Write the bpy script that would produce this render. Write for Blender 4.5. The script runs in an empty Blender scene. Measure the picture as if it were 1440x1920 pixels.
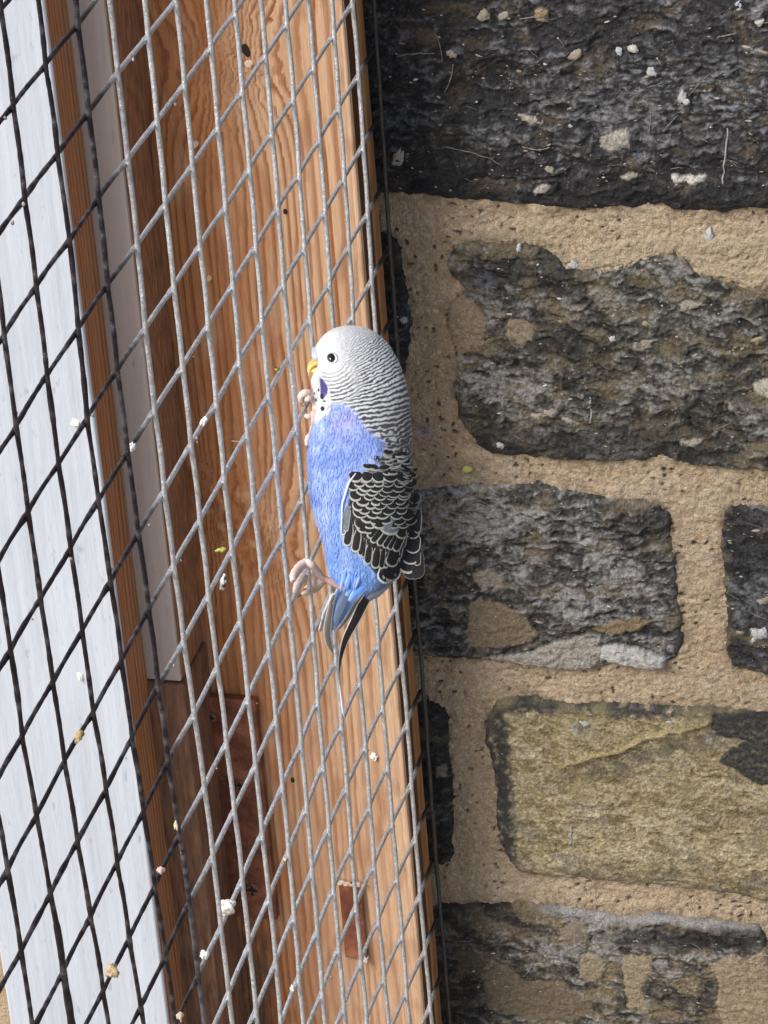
import bpy, bmesh, math, random
import numpy as np
from mathutils import Vector, Matrix

# ------------------------------------------------------------------ camera, light, exposure
SC = bpy.context.scene
COL = SC.collection
S = 0.025            # one mesh cell, metres
Z0 = 1.6             # height of the top row of mesh nodes in view
CAMF = 7232.196403052523
CR = np.array([[0.23498512958041962, -0.06944368919661548, 0.969515117420475], [-0.4987288152449049, -0.8647518474234455, 0.058939046668168654], [0.834297044055945, -0.4973749253918043, -0.23783739376096946]])   # rows right/down/forward in (col, up, n)
CC = np.array([-32.17172018,14.89544578,12.52456493])             # camera in (col, up, n) cells
def to_world(v):     # (col, up, n) -> (x=n, y=col, z=up)
    return np.array([v[2], v[0], v[1]])
RIGHT, DOWN, FWD = [to_world(CR[i]) for i in range(3)]
CAM = to_world(CC) * S + np.array([0, 0, Z0])
cam_d = bpy.data.cameras.new('camera')
cam_d.sensor_fit = 'HORIZONTAL'; cam_d.sensor_width = 36.0
cam_d.lens = 36.0 * CAMF / 1440.0
cam_d.clip_start = 0.05; cam_d.clip_end = 600
cam = bpy.data.objects.new('camera', cam_d); COL.objects.link(cam)
M = Matrix.Identity(4)
for i in range(3):
    M[i][0], M[i][1], M[i][2], M[i][3] = RIGHT[i], -DOWN[i], -FWD[i], CAM[i]
cam.matrix_world = M
SC.camera = cam

SUN_AZ, SUN_EL = 222.0, 43.0
world = bpy.data.worlds.new('World'); SC.world = world; world.use_nodes = True
wn = world.node_tree.nodes; wl = world.node_tree.links
sky = wn.new('ShaderNodeTexSky'); sky.sky_type = 'NISHITA'; sky.sun_disc = False
sky.sun_elevation = math.radians(SUN_EL); sky.sun_rotation = math.radians(SUN_AZ)
sky.air_density = 1.0; sky.dust_density = 3.0; sky.ozone_density = 1.0
wn['Background'].inputs[1].default_value = 0.085
wl.new(sky.outputs[0], wn['Background'].inputs[0])
sun_d = bpy.data.lights.new('sun', 'SUN'); sun_d.energy = 1.5; sun_d.angle = math.radians(26)
sun_d.color = (1.0, 0.975, 0.94)
sun = bpy.data.objects.new('sun', sun_d); COL.objects.link(sun)
a = math.radians(SUN_AZ); e = math.radians(SUN_EL)
tosun = Vector((math.sin(a)*math.cos(e), math.cos(a)*math.cos(e), math.sin(e)))
sun.rotation_euler = tosun.to_track_quat('Z', 'Y').to_euler()
sun.location = tosun * 20
SC.view_settings.view_transform = 'Standard'
try: SC.view_settings.look = 'None'
except Exception: pass
SC.view_settings.gamma = 1.0; SC.view_settings.use_curve_mapping = False
SC.view_settings.exposure = 1.12

# ------------------------------------------------------------------ helpers
rng = np.random.default_rng(7); random.seed(7)

def ray(px, py):
    return FWD + RIGHT*((px-720.0)/CAMF) + DOWN*((py-960.0)/CAMF)
def hit(px, py, axis, val):
    d = ray(px, py); return CAM + d*((val-CAM[axis])/d[axis])
def hit_col(px, py, col): return hit(px, py, 1, col*S)
def hit_n(px, py, n): return hit(px, py, 0, n*S)

def _hash(ix, iy, iz, seed):
    h = (ix.astype(np.int64)*374761393 + iy.astype(np.int64)*668265263 + iz.astype(np.int64)*1274126177 + seed*974711) & 0xffffffff
    h = ((h ^ (h >> 13)) * 1274126177) & 0xffffffff
    h = h ^ (h >> 16)
    return (h & 0xffff).astype(np.float64)/65535.0
def vnoise(x, y, seed=0):
    x = np.asarray(x, float); y = np.asarray(y, float)
    xi = np.floor(x).astype(np.int64); yi = np.floor(y).astype(np.int64)
    fx = x-xi; fy = y-yi
    ux = fx*fx*fx*(fx*(fx*6-15)+10); uy = fy*fy*fy*(fy*(fy*6-15)+10)
    def g(i, j):
        an = _hash(i, j, i*0, seed)*2*np.pi
        return np.cos(an), np.sin(an)
    def d(i, j, dx, dy):
        c, s = g(i, j); return c*dx+s*dy
    n00 = d(xi, yi, fx, fy); n10 = d(xi+1, yi, fx-1, fy)
    n01 = d(xi, yi+1, fx, fy-1); n11 = d(xi+1, yi+1, fx-1, fy-1)
    return ((n00*(1-ux)+n10*ux)*(1-uy) + (n01*(1-ux)+n11*ux)*uy)*1.5   # about -1..1
def fbm(x, y, seed=0, o=4, gain=0.5):
    r = 0; a_ = 1; t = 0
    for k in range(o):
        r = r + a_*vnoise(x*2**k+17.3*k, y*2**k-9.1*k, seed+k*13); t += a_; a_ *= gain
    return r/t*1.3
def ridged(x, y, seed=0, o=4):
    r = 0; a_ = 1; t = 0
    for k in range(o):
        r = r + a_*(1-np.abs(vnoise(x*2**k+5.7*k, y*2**k+3.3*k, seed+k*7))*2); t += a_; a_ *= 0.5
    return r/t
def sstep(a_, b_, x):
    t = np.clip((x-a_)/(b_-a_), 0, 1); return t*t*(3-2*t)
def lerp(a_, b_, t): return a_ + (b_-a_)*t
def mixc(c, col, m):
    return c*(1-m[..., None]) + np.array(col, float)*m[..., None]
def sdf_poly(X, Y, poly):
    """signed distance, positive inside"""
    P = np.asarray(poly, float); n = len(P)
    d2 = np.full(X.shape, 1e18); ins = np.zeros(X.shape, bool)
    for i in range(n):
        ax, ay = P[i]; bx, by = P[(i+1) % n]
        ex, ey = bx-ax, by-ay
        t = np.clip(((X-ax)*ex+(Y-ay)*ey)/(ex*ex+ey*ey+1e-18), 0, 1)
        dx = X-ax-t*ex; dy = Y-ay-t*ey
        d2 = np.minimum(d2, dx*dx+dy*dy)
        c = ((ay <= Y) & (by > Y)) | ((by <= Y) & (ay > Y))
        if abs(ey) > 1e-15:
            ins ^= c & (X < ax+(Y-ay)*ex/ey)
    return np.where(ins, 1, -1)*np.sqrt(d2)

def obj(name, me, mat=None, parent=None):
    o = bpy.data.objects.new(name, me); COL.objects.link(o)
    if mat is not None and not me.materials: me.materials.append(mat)
    if parent is not None: o.parent = parent
    return o
def thing(name, label, cat, loc=(0, 0, 0), group=None):
    o = bpy.data.objects.new(name, None); COL.objects.link(o)
    o.location = loc; o.empty_display_size = 0.02
    o['label'] = label; o['category'] = cat
    if group: o['group'] = group
    return o
def tag(o, label, cat, group=None):
    o['label'] = label; o['category'] = cat
    if group: o['group'] = group
    return o
def child(name, me, mat, parent):
    """mesh given in world coordinates, parented to an unrotated empty"""
    o = obj(name, me, mat, None)
    o.parent = parent
    par = parent; off = Vector((0, 0, 0))
    while par is not None:
        off += Vector(par.location); par = par.parent
    o.location = -off
    return o

def mesh_np(name, V, F, colors=None, smooth=True, mats=None, fmat=None):
    """V (n,3), F (m,4) or (m,3) int"""
    me = bpy.data.meshes.new(name)
    V = np.ascontiguousarray(V, np.float32); F = np.ascontiguousarray(F, np.int32)
    k = F.shape[1]
    me.vertices.add(len(V)); me.vertices.foreach_set('co', V.ravel())
    me.loops.add(F.size); me.loops.foreach_set('vertex_index', F.ravel())
    me.polygons.add(len(F))
    me.polygons.foreach_set('loop_start', np.arange(0, F.size, k, dtype=np.int32))
    try: me.polygons.foreach_set('loop_total', np.full(len(F), k, np.int32))
    except Exception: pass
    me.polygons.foreach_set('use_smooth', np.full(len(F), smooth, bool))
    if mats:
        for m in mats: me.materials.append(m)
    if fmat is not None: me.polygons.foreach_set('material_index', np.ascontiguousarray(fmat, np.int32))
    me.update(calc_edges=True); me.validate()
    if colors is not None:
        at = me.color_attributes.new('col', 'FLOAT_COLOR', 'POINT')
        c = np.ones((len(V), 4), np.float32); c[:, :3] = np.clip(colors, 0, 1)
        at.data.foreach_set('color', c.ravel())
    return me
def grid_faces(ny, nx, keep=None, wrap=False):
    i = np.arange(ny*nx).reshape(ny, nx)
    if wrap:
        b = np.concatenate([i, i[:, :1]], 1)
    else: b = i
    q = np.stack([b[:-1, :-1], b[:-1, 1:], b[1:, 1:], b[1:, :-1]], -1)
    if keep is not None: return q[keep]
    return q.reshape(-1, 4)
def compact(V, F, C=None):
    u, inv = np.unique(F, return_inverse=True)
    return V[u], inv.reshape(F.shape), (None if C is None else C[u])
def box_np(x0, x1, y0, y1, z0, z1):
    V = np.array([[x, y, z] for z in (z0, z1) for y in (y0, y1) for x in (x0, x1)])
    F = np.array([[0, 2, 3, 1], [4, 5, 7, 6], [0, 1, 5, 4], [2, 6, 7, 3], [0, 4, 6, 2], [1, 3, 7, 5]])
    return V, F
def join_np(parts):
    Vs, Fs, n = [], [], 0
    for V, F in parts:
        Vs.append(V); Fs.append(F+n); n += len(V)
    return np.concatenate(Vs), np.concatenate(Fs)
def bevel_box(name, x0, x1, y0, y1, z0, z1, r=0.001, seg=2, smooth=False):
    bm = bmesh.new()
    V, F = box_np(x0, x1, y0, y1, z0, z1)
    vs = [bm.verts.new(v) for v in V]
    for f in F: bm.faces.new([vs[i] for i in f])
    bmesh.ops.recalc_face_normals(bm, faces=bm.faces)
    if r > 0: bmesh.ops.bevel(bm, geom=list(bm.edges), offset=r, segments=seg, affect='EDGES', profile=0.5)
    me = bpy.data.meshes.new(name); bm.to_mesh(me); bm.free()
    for p in me.polygons: p.use_smooth = smooth
    return me
def tube_np(P, rad, sides=8, flat=None, cap=True):
    """sweep along points P with radii rad; flat=(axis, factor) squashes along axis"""
    P = np.asarray(P, float); n = len(P); rad = np.broadcast_to(np.asarray(rad, float), (n,))
    T = np.gradient(P, axis=0); T /= np.linalg.norm(T, axis=1)[:, None]+1e-12
    ref = np.array([0.31, 0.72, 0.2]) if abs(T[0] @ np.array([0.31, .72, .2]))/0.81 < 0.9 else np.array([1., 0, 0])
    u = ref - T[0]*(ref@T[0]); u /= np.linalg.norm(u)
    rings = []
    an = np.arange(sides)/sides*2*np.pi
    for i in range(n):
        u = u - T[i]*(u@T[i]); u /= np.linalg.norm(u); v = np.cross(T[i], u)
        rings.append(P[i] + rad[i]*(np.cos(an)[:, None]*u + np.sin(an)[:, None]*v))
    V = np.concatenate(rings); F = grid_faces(n, sides, wrap=True)
    if cap:
        V = np.concatenate([V, [P[0]-T[0]*rad[0]*.6, P[-1]+T[-1]*rad[-1]*.6]])
        a0 = np.arange(sides); b0 = (a0+1) % sides
        c0 = np.stack([np.full(sides, n*sides), b0, a0, a0], 1)
        k = (n-1)*sides
        c1 = np.stack([np.full(sides, n*sides+1), a0+k, b0+k, b0+k], 1)
        # triangles stored as degenerate quads are dropped by validate: write them as fans of quads instead
        F = np.concatenate([F, c0, c1])
    return V, F
def mesh_mixed(name, V, F, colors=None, smooth=True):
    """quads where the last index repeats become triangles"""
    me = bpy.data.meshes.new(name)
    V = np.ascontiguousarray(V, np.float32)
    tri = F[:, 2] == F[:, 3]
    li = np.concatenate([F[~tri].ravel(), F[tri][:, :3].ravel()]).astype(np.int32)
    nq, nt = int((~tri).sum()), int(tri.sum())
    st = np.concatenate([np.arange(nq)*4, nq*4+np.arange(nt)*3]).astype(np.int32)
    me.vertices.add(len(V)); me.vertices.foreach_set('co', V.ravel())
    me.loops.add(len(li)); me.loops.foreach_set('vertex_index', li)
    me.polygons.add(nq+nt); me.polygons.foreach_set('loop_start', st)
    try: me.polygons.foreach_set('loop_total', np.concatenate([np.full(nq, 4), np.full(nt, 3)]).astype(np.int32))
    except Exception: pass
    me.polygons.foreach_set('use_smooth', np.full(nq+nt, smooth, bool))
    me.update(calc_edges=True); me.validate()
    if colors is not None:
        at = me.color_attributes.new('col', 'FLOAT_COLOR', 'POINT')
        c = np.ones((len(V), 4), np.float32); c[:, :3] = np.clip(colors, 0, 1)
        at.data.foreach_set('color', c.ravel())
    return me
def ellipsoid_np(c, ax, nu=16, nv=10):
    """c centre, ax 3 row vectors"""
    c = np.asarray(c, float); ax = np.asarray(ax, float)
    th = np.linspace(0.02, np.pi-0.02, nv); ph = np.arange(nu)/nu*2*np.pi
    st, ct = np.sin(th), np.cos(th)
    D = np.stack([st[:, None]*np.cos(ph), st[:, None]*np.sin(ph), np.repeat(ct[:, None], nu, 1)], -1)
    V = c + D.reshape(-1, 3) @ ax
    F = grid_faces(nv, nu, wrap=True)
    return V, F

# ------------------------------------------------------------------ materials
class MB:
    def __init__(s, name, rough=0.7, metal=0.0, spec=0.5):
        s.m = bpy.data.materials.new(name); s.m.use_nodes = True
        s.t = s.m.node_tree; s.b = s.t.nodes['Principled BSDF']
        s.b.inputs['Roughness'].default_value = rough; s.b.inputs['Metallic'].default_value = metal
        s.b.inputs['Specular IOR Level'].default_value = spec
    def n(s, typ, **kw):
        x = s.t.nodes.new(typ)
        for k, v in kw.items(): setattr(x, k, v)
        return x
    def l(s, a_, b_): s.t.links.new(a_, b_)
    def coords(s, scale=(1, 1, 1)):
        tc = s.n('ShaderNodeNewGeometry'); mp = s.n('ShaderNodeMapping')
        mp.inputs['Scale'].default_value = scale
        s.l(tc.outputs['Position'], mp.inputs['Vector']); return mp.outputs[0]
    def noise(s, scale, detail=4, vec=None, rough=0.55):
        x = s.n('ShaderNodeTexNoise'); x.inputs['Scale'].default_value = scale
        x.inputs['Detail'].default_value = detail; x.inputs['Roughness'].default_value = rough
        s.l(vec if vec is not None else s.coords(), x.inputs['Vector']); return x.outputs['Fac']
    def ramp(s, fac, stops):
        r = s.n('ShaderNodeValToRGB'); e_ = r.color_ramp.elements
        while len(e_) < len(stops): e_.new(0.5)
        for i, (p, c) in enumerate(stops):
            e_[i].position = p; e_[i].color = (c[0], c[1], c[2], 1) if len(c) == 3 else c
        s.l(fac, r.inputs[0]); return r.outputs[0]
    def mul(s, a_, b_, fac=1.0, mode='MULTIPLY'):
        x = s.n('ShaderNodeMix', data_type='RGBA', blend_type=mode); x.inputs[0].default_value = fac
        s.l(a_, x.inputs[6]); s.l(b_, x.inputs[7]); return x.outputs[2]
    def attr(s, name='col'):
        x = s.n('ShaderNodeVertexColor'); x.layer_name = name; return x.outputs[0]
    def base(s, o): s.l(o, s.b.inputs['Base Color']); return s
    def bump(s, h, dist=0.001, strength=1.0):
        x = s.n('ShaderNodeBump'); x.inputs['Distance'].default_value = dist; x.inputs['Strength'].default_value = strength
        s.l(h, x.inputs['Height'])
        prev = s.b.inputs['Normal'].links
        if prev: s.l(prev[0].from_socket, x.inputs['Normal'])
        s.l(x.outputs[0], s.b.inputs['Normal']); return s
def attr_mat(name, rough=0.8, nscale=900, lo=0.8, hi=1.2, bumpd=0.0004, spec=0.3, metal=0.0, scale=(1, 1, 1)):
    m = MB(name, rough, metal, spec)
    v = m.coords(scale)
    nz = m.noise(nscale, 5, v)
    g = m.ramp(nz, [(0.25, (lo,)*3), (0.75, (hi,)*3)])
    m.base(m.mul(m.attr(), g))
    if bumpd: m.bump(nz, bumpd)
    return m.m
def plain_mat(name, c, rough=0.6, nscale=300, var=0.2, bumpd=0.0003, spec=0.4, metal=0.0, scale=(1, 1, 1)):
    m = MB(name, rough, metal, spec)
    nz = m.noise(nscale, 5, m.coords(scale))
    m.base(m.ramp(nz, [(0.25, tuple(x*(1-var) for x in c)), (0.75, tuple(min(1, x*(1+var)) for x in c))]))
    if bumpd: m.bump(nz, bumpd)
    return m.m

# ------------------------------------------------------------------ ground
MAT_GROUND = plain_mat('paving', (0.33, 0.28, 0.21), 0.9, 40, 0.3, 0.002)
V, F = np.array([[-200, -200, 0], [200, -200, 0], [200, 200, 0], [-200, 200, 0.]]), np.array([[0, 1, 2, 3]])
g = obj('ground', mesh_np('ground', V, F, smooth=False), MAT_GROUND); g['kind'] = 'structure'

# ------------------------------------------------------------------ stone wall
WC = 13.8                      # wall plane, in cells along y
YW = WC*S
MAT_STONE = attr_mat('stone_face', 0.8, 1300, 0.58, 1.42, 0.0009, 0.35)
MAT_MORTAR = attr_mat('lime_mortar', 0.92, 1500, 0.66, 1.32, 0.0010, 0.15)
def wpx(pts):                  # photo pixels -> (x, z) on the wall plane
    out = []
    for p in pts:
        h = hit(p[0], p[1], 1, YW); out.append((h[0], h[2]))
    return np.array(out)
STONES = {
 'top': [(560,-46),(900,-38),(1250,-16),(1380,-4),(1440,-2),(1640,6),(1640,396),(1440,391),(1400,389),(1330,397),(1270,392),(1240,379),(1200,385),(1130,389),(1060,388),(1000,383),(940,375),(850,371),(760,361),(730,359),(560,350)],
 'sliver_up': [(560,440),(735,436),(750,458),(762,540),(772,600),(768,660),(760,700),(560,690)],
 'second': [(854,456),(890,450),(960,455),(1010,462),(1044,482),(1062,500),(1128,508),(1170,499),(1213,482),(1265,472),(1290,490),(1313,515),(1360,527),(1413,543),(1440,533),(1600,540),(1600,888),(1440,880),(1360,875),(1280,868),(1250,855),(1225,857),(1200,863),(1100,862),(1000,856),(925,850),(895,835),(870,800),(858,760),(852,720),(858,690),(850,640),(838,590),(848,568),(872,540),(848,520),(838,495)],
 'third': [(560,905),(803,915),(854,908),(947,906),(1008,906),(1070,916),(1126,929),(1214,935),(1236,944),(1257,968),(1270,1087),(1275,1148),(1281,1200),(1270,1230),(1240,1251),(1214,1248),(1162,1239),(1131,1249),(1070,1251),(998,1243),(947,1233),(880,1235),(797,1228),(560,1215)],
 'right': [(1368,946),(1440,943),(1640,950),(1640,1295),(1440,1265),(1373,1246),(1363,1230),(1363,1148),(1353,1010),(1355,961)],
 'sliver_low': [(560,1318),(813,1314),(835,1324),(843,1342),(842,1390),(849,1448),(851,1531),(851,1600),(845,1614),(827,1617),(560,1610)],
 'yellow': [(944,1305),(993,1302),(1051,1314),(1177,1317),(1265,1324),(1362,1326),(1440,1334),(1620,1345),(1620,1708),(1440,1688),(1372,1673),(1265,1663),(1153,1651),(1041,1641),(973,1634),(957,1609),(939,1580),(934,1541),(930,1473),(922,1414),(908,1390),(914,1345),(922,1317)],
 'bottom': [(560,1690),(840,1696),(963,1690),(1024,1692),(1100,1702),(1166,1716),(1232,1710),(1326,1720),(1424,1732),(1436,1752),(1440,1790),(1455,1900),(1450,1965),(1430,1978),(560,1970)],
}
# palettes: deep, mid, light, earth ; amounts of light / earth ; roughness in mm
PAL = {
 'top': ((.015,.015,.016), (.032,.031,.032), (.19,.192,.20), (.085,.066,.045), .30, .10, 2.6),
 'sliver_up': ((.010,.010,.011), (.02,.02,.022), (.10,.10,.11), (.07,.06,.04), .18, .10, 1.4),
 'second': ((.022,.021,.019), (.060,.056,.047), (.25,.245,.23), (.15,.12,.075), .42, .34, 2.6),
 'third': ((.022,.022,.021), (.062,.059,.054), (.27,.268,.26), (.16,.13,.09), .44, .24, 2.6),
 'right': ((.018,.018,.019), (.045,.044,.045), (.16,.165,.17), (.12,.10,.06), .26, .12, 1.8),
 'sliver_low': ((.011,.011,.011), (.024,.024,.024), (.11,.11,.11), (.08,.07,.05), .18, .12, 1.4),
 'yellow': ((.17,.135,.065), (.31,.25,.145), (.45,.39,.25), (.26,.225,.16), .45, .22, 1.3),
 'bottom': ((.030,.027,.024), (.080,.068,.053), (.27,.26,.24), (.20,.155,.09), .46, .40, 2.0),
}
def stone_surface(name, X, Z, sd):
    """height above the mortar plane in metres and colour"""
    deep, mid, light, earth, al, ae, rough = PAL[name]
    sd_ = sum(map(ord, name))
    x, z = X*1000.0, Z*1000.0                      # mm
    wx = x + 3*fbm(x/9, z/9, sd_+1, 3); wz = z + 2.4*fbm(x/9, z/9, sd_+2, 3) + 0.10*x*math.sin(sd_)
    big = fbm(wx/34, wz/17, sd_, 4)
    lay = ridged(wx/15, wz/6.5, sd_+31, 4)
    fine = fbm(wx/3.6, wz/2.2, sd_+3, 3)
    grit = vnoise(x/1.25, z/1.05, sd_+4)
    e_ = np.clip(sd/0.0045, 0, 1)
    prof = np.sqrt(np.maximum(0, 1-(1-e_)**2))
    cx_ = np.round((wx+6*fbm(wx/20, wz/20, sd_+61, 2))/13+.5*np.round(wz/8)); cz_ = np.round((wz+4*fbm(wx/18, wz/12, sd_+62, 2))/8)
    tilt = (_hash(cx_.astype(np.int64), cz_.astype(np.int64), (cz_*0).astype(np.int64), sd_)-.5)
    big = big + .30*tilt*1.2
    h = prof*(0.0021 + rough*0.001*(0.85*big + 0.50*(lay-0.35)) + 0.00075*fine*rough/2.4 + 0.00022*grit)
    h = np.maximum(h, 0.0003*prof)
    h = np.where(sd < 0, sd*3.0, h)
    # colour: worn crests are paler
    tone = 0.5*fbm(wx/5.5, wz/2.6, sd_+11, 4) + 0.34*fine + 0.5*(lay-0.4) + 0.20*grit
    zone = fbm(x/40, z/26, sd_+17, 3)
    c = np.broadcast_to(np.array(deep), X.shape+(3,)).copy()
    c = mixc(c, mid, sstep(-0.35, 0.15, tone + 0.3*zone))
    c = mixc(c, earth, sstep(0.05, 0.55, fbm(wx/16, wz/9, sd_+23, 4)*1.2 + ae - 0.2 + 0.2*tone)*0.85)
    lm = sstep(0.42-al*0.75, 0.95-al*0.6, tone + 0.55*zone + 0.1)
    c = mixc(c, light, lm*0.95)
    chip = sstep(.50, .72, fbm(wx/2.0, wz/1.25, sd_+41, 3)*1.25 + .18*zone)
    c = mixc(c, np.array(light)*1.15, chip*(.20+.40*al))
    hole = sstep(.45, .75, fbm(wx/2.6, wz/1.5, sd_+43, 3)*1.2)
    c = mixc(c, np.array(deep)*.8, hole*.45*(1-lm*.4))
    h = h + prof*(.00025*chip-.00035*hole)
    c = c*(1+0.28*grit)[..., None]
    return h, c

# patches of smeared mortar, plaster and bare stone: (stone, polygon px, colour, thickness mm)
PATCH = [
 ('second', [(845,560),(870,548),(890,560),(915,590),(912,640),(880,655),(862,668),(850,640),(842,600)], (.27,.185,.10), .5),
 ('second', [(952,598),(985,590),(1003,600),(1005,625),(975,640),(950,622)], (.26,.19,.115), .3),
 ('second', [(1090,488),(1130,470),(1180,455),(1240,446),(1266,455),(1262,470),(1213,484),(1170,500),(1128,509),(1098,500)], (.40,.34,.25), 1.0),
 ('third', [(882,1122),(905,1118),(940,1122),(965,1135),(990,1155),(1010,1182),(1004,1200),(965,1208),(930,1212),(885,1205),(874,1182),(884,1150)], (.22,.155,.08), .35),
 ('third', [(1008,1215),(1040,1200),(1085,1188),(1125,1195),(1130,1215),(1120,1245),(1070,1254),(1000,1246),(940,1236),(905,1228),(960,1222)], (.33,.29,.23), 1.1),
 ('third', [(1126,1210),(1150,1203),(1200,1212),(1250,1228),(1246,1248),(1214,1252),(1165,1240),(1130,1232)], (.44,.42,.38), 1.6),
 ('third', [(1105,1178),(1150,1156),(1195,1150),(1225,1160),(1200,1180),(1150,1186)], (.26,.17,.07), .3),
 ('third', [(884,1070),(915,1064),(950,1075),(945,1095),(900,1098)], (.27,.22,.16), .4),
 ('yellow', [(1335,1332),(1460,1330),(1620,1345),(1620,1470),(1440,1466),(1415,1462),(1385,1440),(1350,1422),(1360,1402),(1400,1382),(1340,1372)], (.030,.030,.032), .5),
 ('bottom', [(1092,1785),(1110,1780),(1135,1795),(1140,1815),(1120,1835),(1088,1828)], (.30,.23,.12), .6),
 ('bottom', [(1171,1786),(1222,1782),(1226,1810),(1205,1850),(1216,1884),(1180,1886),(1172,1830)], (.31,.235,.12), .6),
 ('bottom', [(1334,1800),(1375,1782),(1402,1790),(1440,1770),(1470,1800),(1470,1990),(1370,1960),(1345,1880),(1350,1840)], (.32,.235,.12), .7),
 ('bottom', [(1052,1735),(1080,1718),(1105,1722),(1100,1750),(1060,1770)], (.24,.185,.12), .4),
 ('bottom', [(905,1820),(950,1800),(985,1830),(1060,1840),(1120,1880),(1080,1910),(990,1905),(920,1880)], (.17,.12,.065), .3),
 ('top', [(1128,248),(1150,240),(1178,238),(1186,250),(1180,270),(1150,276),(1130,268)], (.40,.35,.27), .9),
 ('top', [(1258,322),(1290,326),(1322,324),(1326,332),(1305,340),(1270,340)], (.56,.52,.45), .9),
 ('top', [(968,206),(990,210),(1020,222),(1016,228),(985,222)], (.44,.38,.30), .7),
 ('top', [(1000,22),(1018,12),(1032,18),(1028,38),(1010,36)], (.40,.25,.11), .8),
 ('top', [(1000,350),(1020,342),(1036,346),(1024,360),(1004,362)], (.42,.37,.30), .8),
 ('top', [(1164,325),(1190,318),(1200,324),(1180,334),(1165,333)], (.40,.35,.25), .7),
 ('top', [(780,55),(810,50),(830,70),(800,85),(775,75)], (.085,.055,.028), .2),
 ('second', [(1276,560),(1300,560),(1322,566),(1300,576),(1280,582)], (.36,.31,.23), .5),
 ('second', [(1000,772),(1030,760),(1052,750),(1048,764),(1010,776)], (.40,.33,.24), .5),
 ('second', [(1058,776),(1080,778),(1086,788),(1066,788)], (.42,.35,.26), .5),
 ('second', [(1272,818),(1296,822),(1318,820),(1314,832),(1276,833)], (.38,.33,.25), .5),
 ('second', [(1205,632),(1225,634),(1222,648),(1204,646)], (.36,.30,.22), .5),
 ('second', [(1410,712),(1440,706),(1470,715),(1450,735),(1415,730)], (.42,.37,.29), .5),
 ('right', [(1408,1172),(1424,1168),(1430,1190),(1412,1196)], (.55,.56,.56), .5),
 ('right', [(1420,1118),(1440,1112),(1450,1124),(1428,1128)], (.42,.38,.33), .5),
 ('sliver_low', [(818,1430),(838,1428),(840,1450),(820,1452)], (.22,.18,.13), .4),
]
step = 0.0005
xs = np.arange(-0.030, 0.172, step)
zt = wpx([(1100, -60)])[0][1]; zb = wpx([(1100, 1990)])[0][1]
zs = np.arange(zb, zt, step)
X, Z = np.meshgrid(xs, zs)
nx, nz = len(xs), len(zs)
# irregular edges: warp the lookup
WX = X + 0.0011*fbm(X*190, Z*190, 3, 4) ; WZ = Z + 0.0011*fbm(X*190, Z*190, 5, 4)
wall = thing('stone_wall', 'weathered wall of black and ochre stones bedded in tan mortar beside the aviary', 'wall', (0.05, YW, 0))
SD = {}; inside = np.full(X.shape, -1.0)
for nme, poly in STONES.items():
    P = wpx(poly); m = 0.004
    jx = (xs > P[:, 0].min()-m) & (xs < P[:, 0].max()+m); jz = (zs > P[:, 1].min()-m) & (zs < P[:, 1].max()+m)
    if not jx.any() or not jz.any(): continue
    sl = np.ix_(jz, jx)
    sd = sdf_poly(WX[sl], WZ[sl], P)
    SD[nme] = (sl, sd); inside[sl] = np.maximum(inside[sl], sd)
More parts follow.
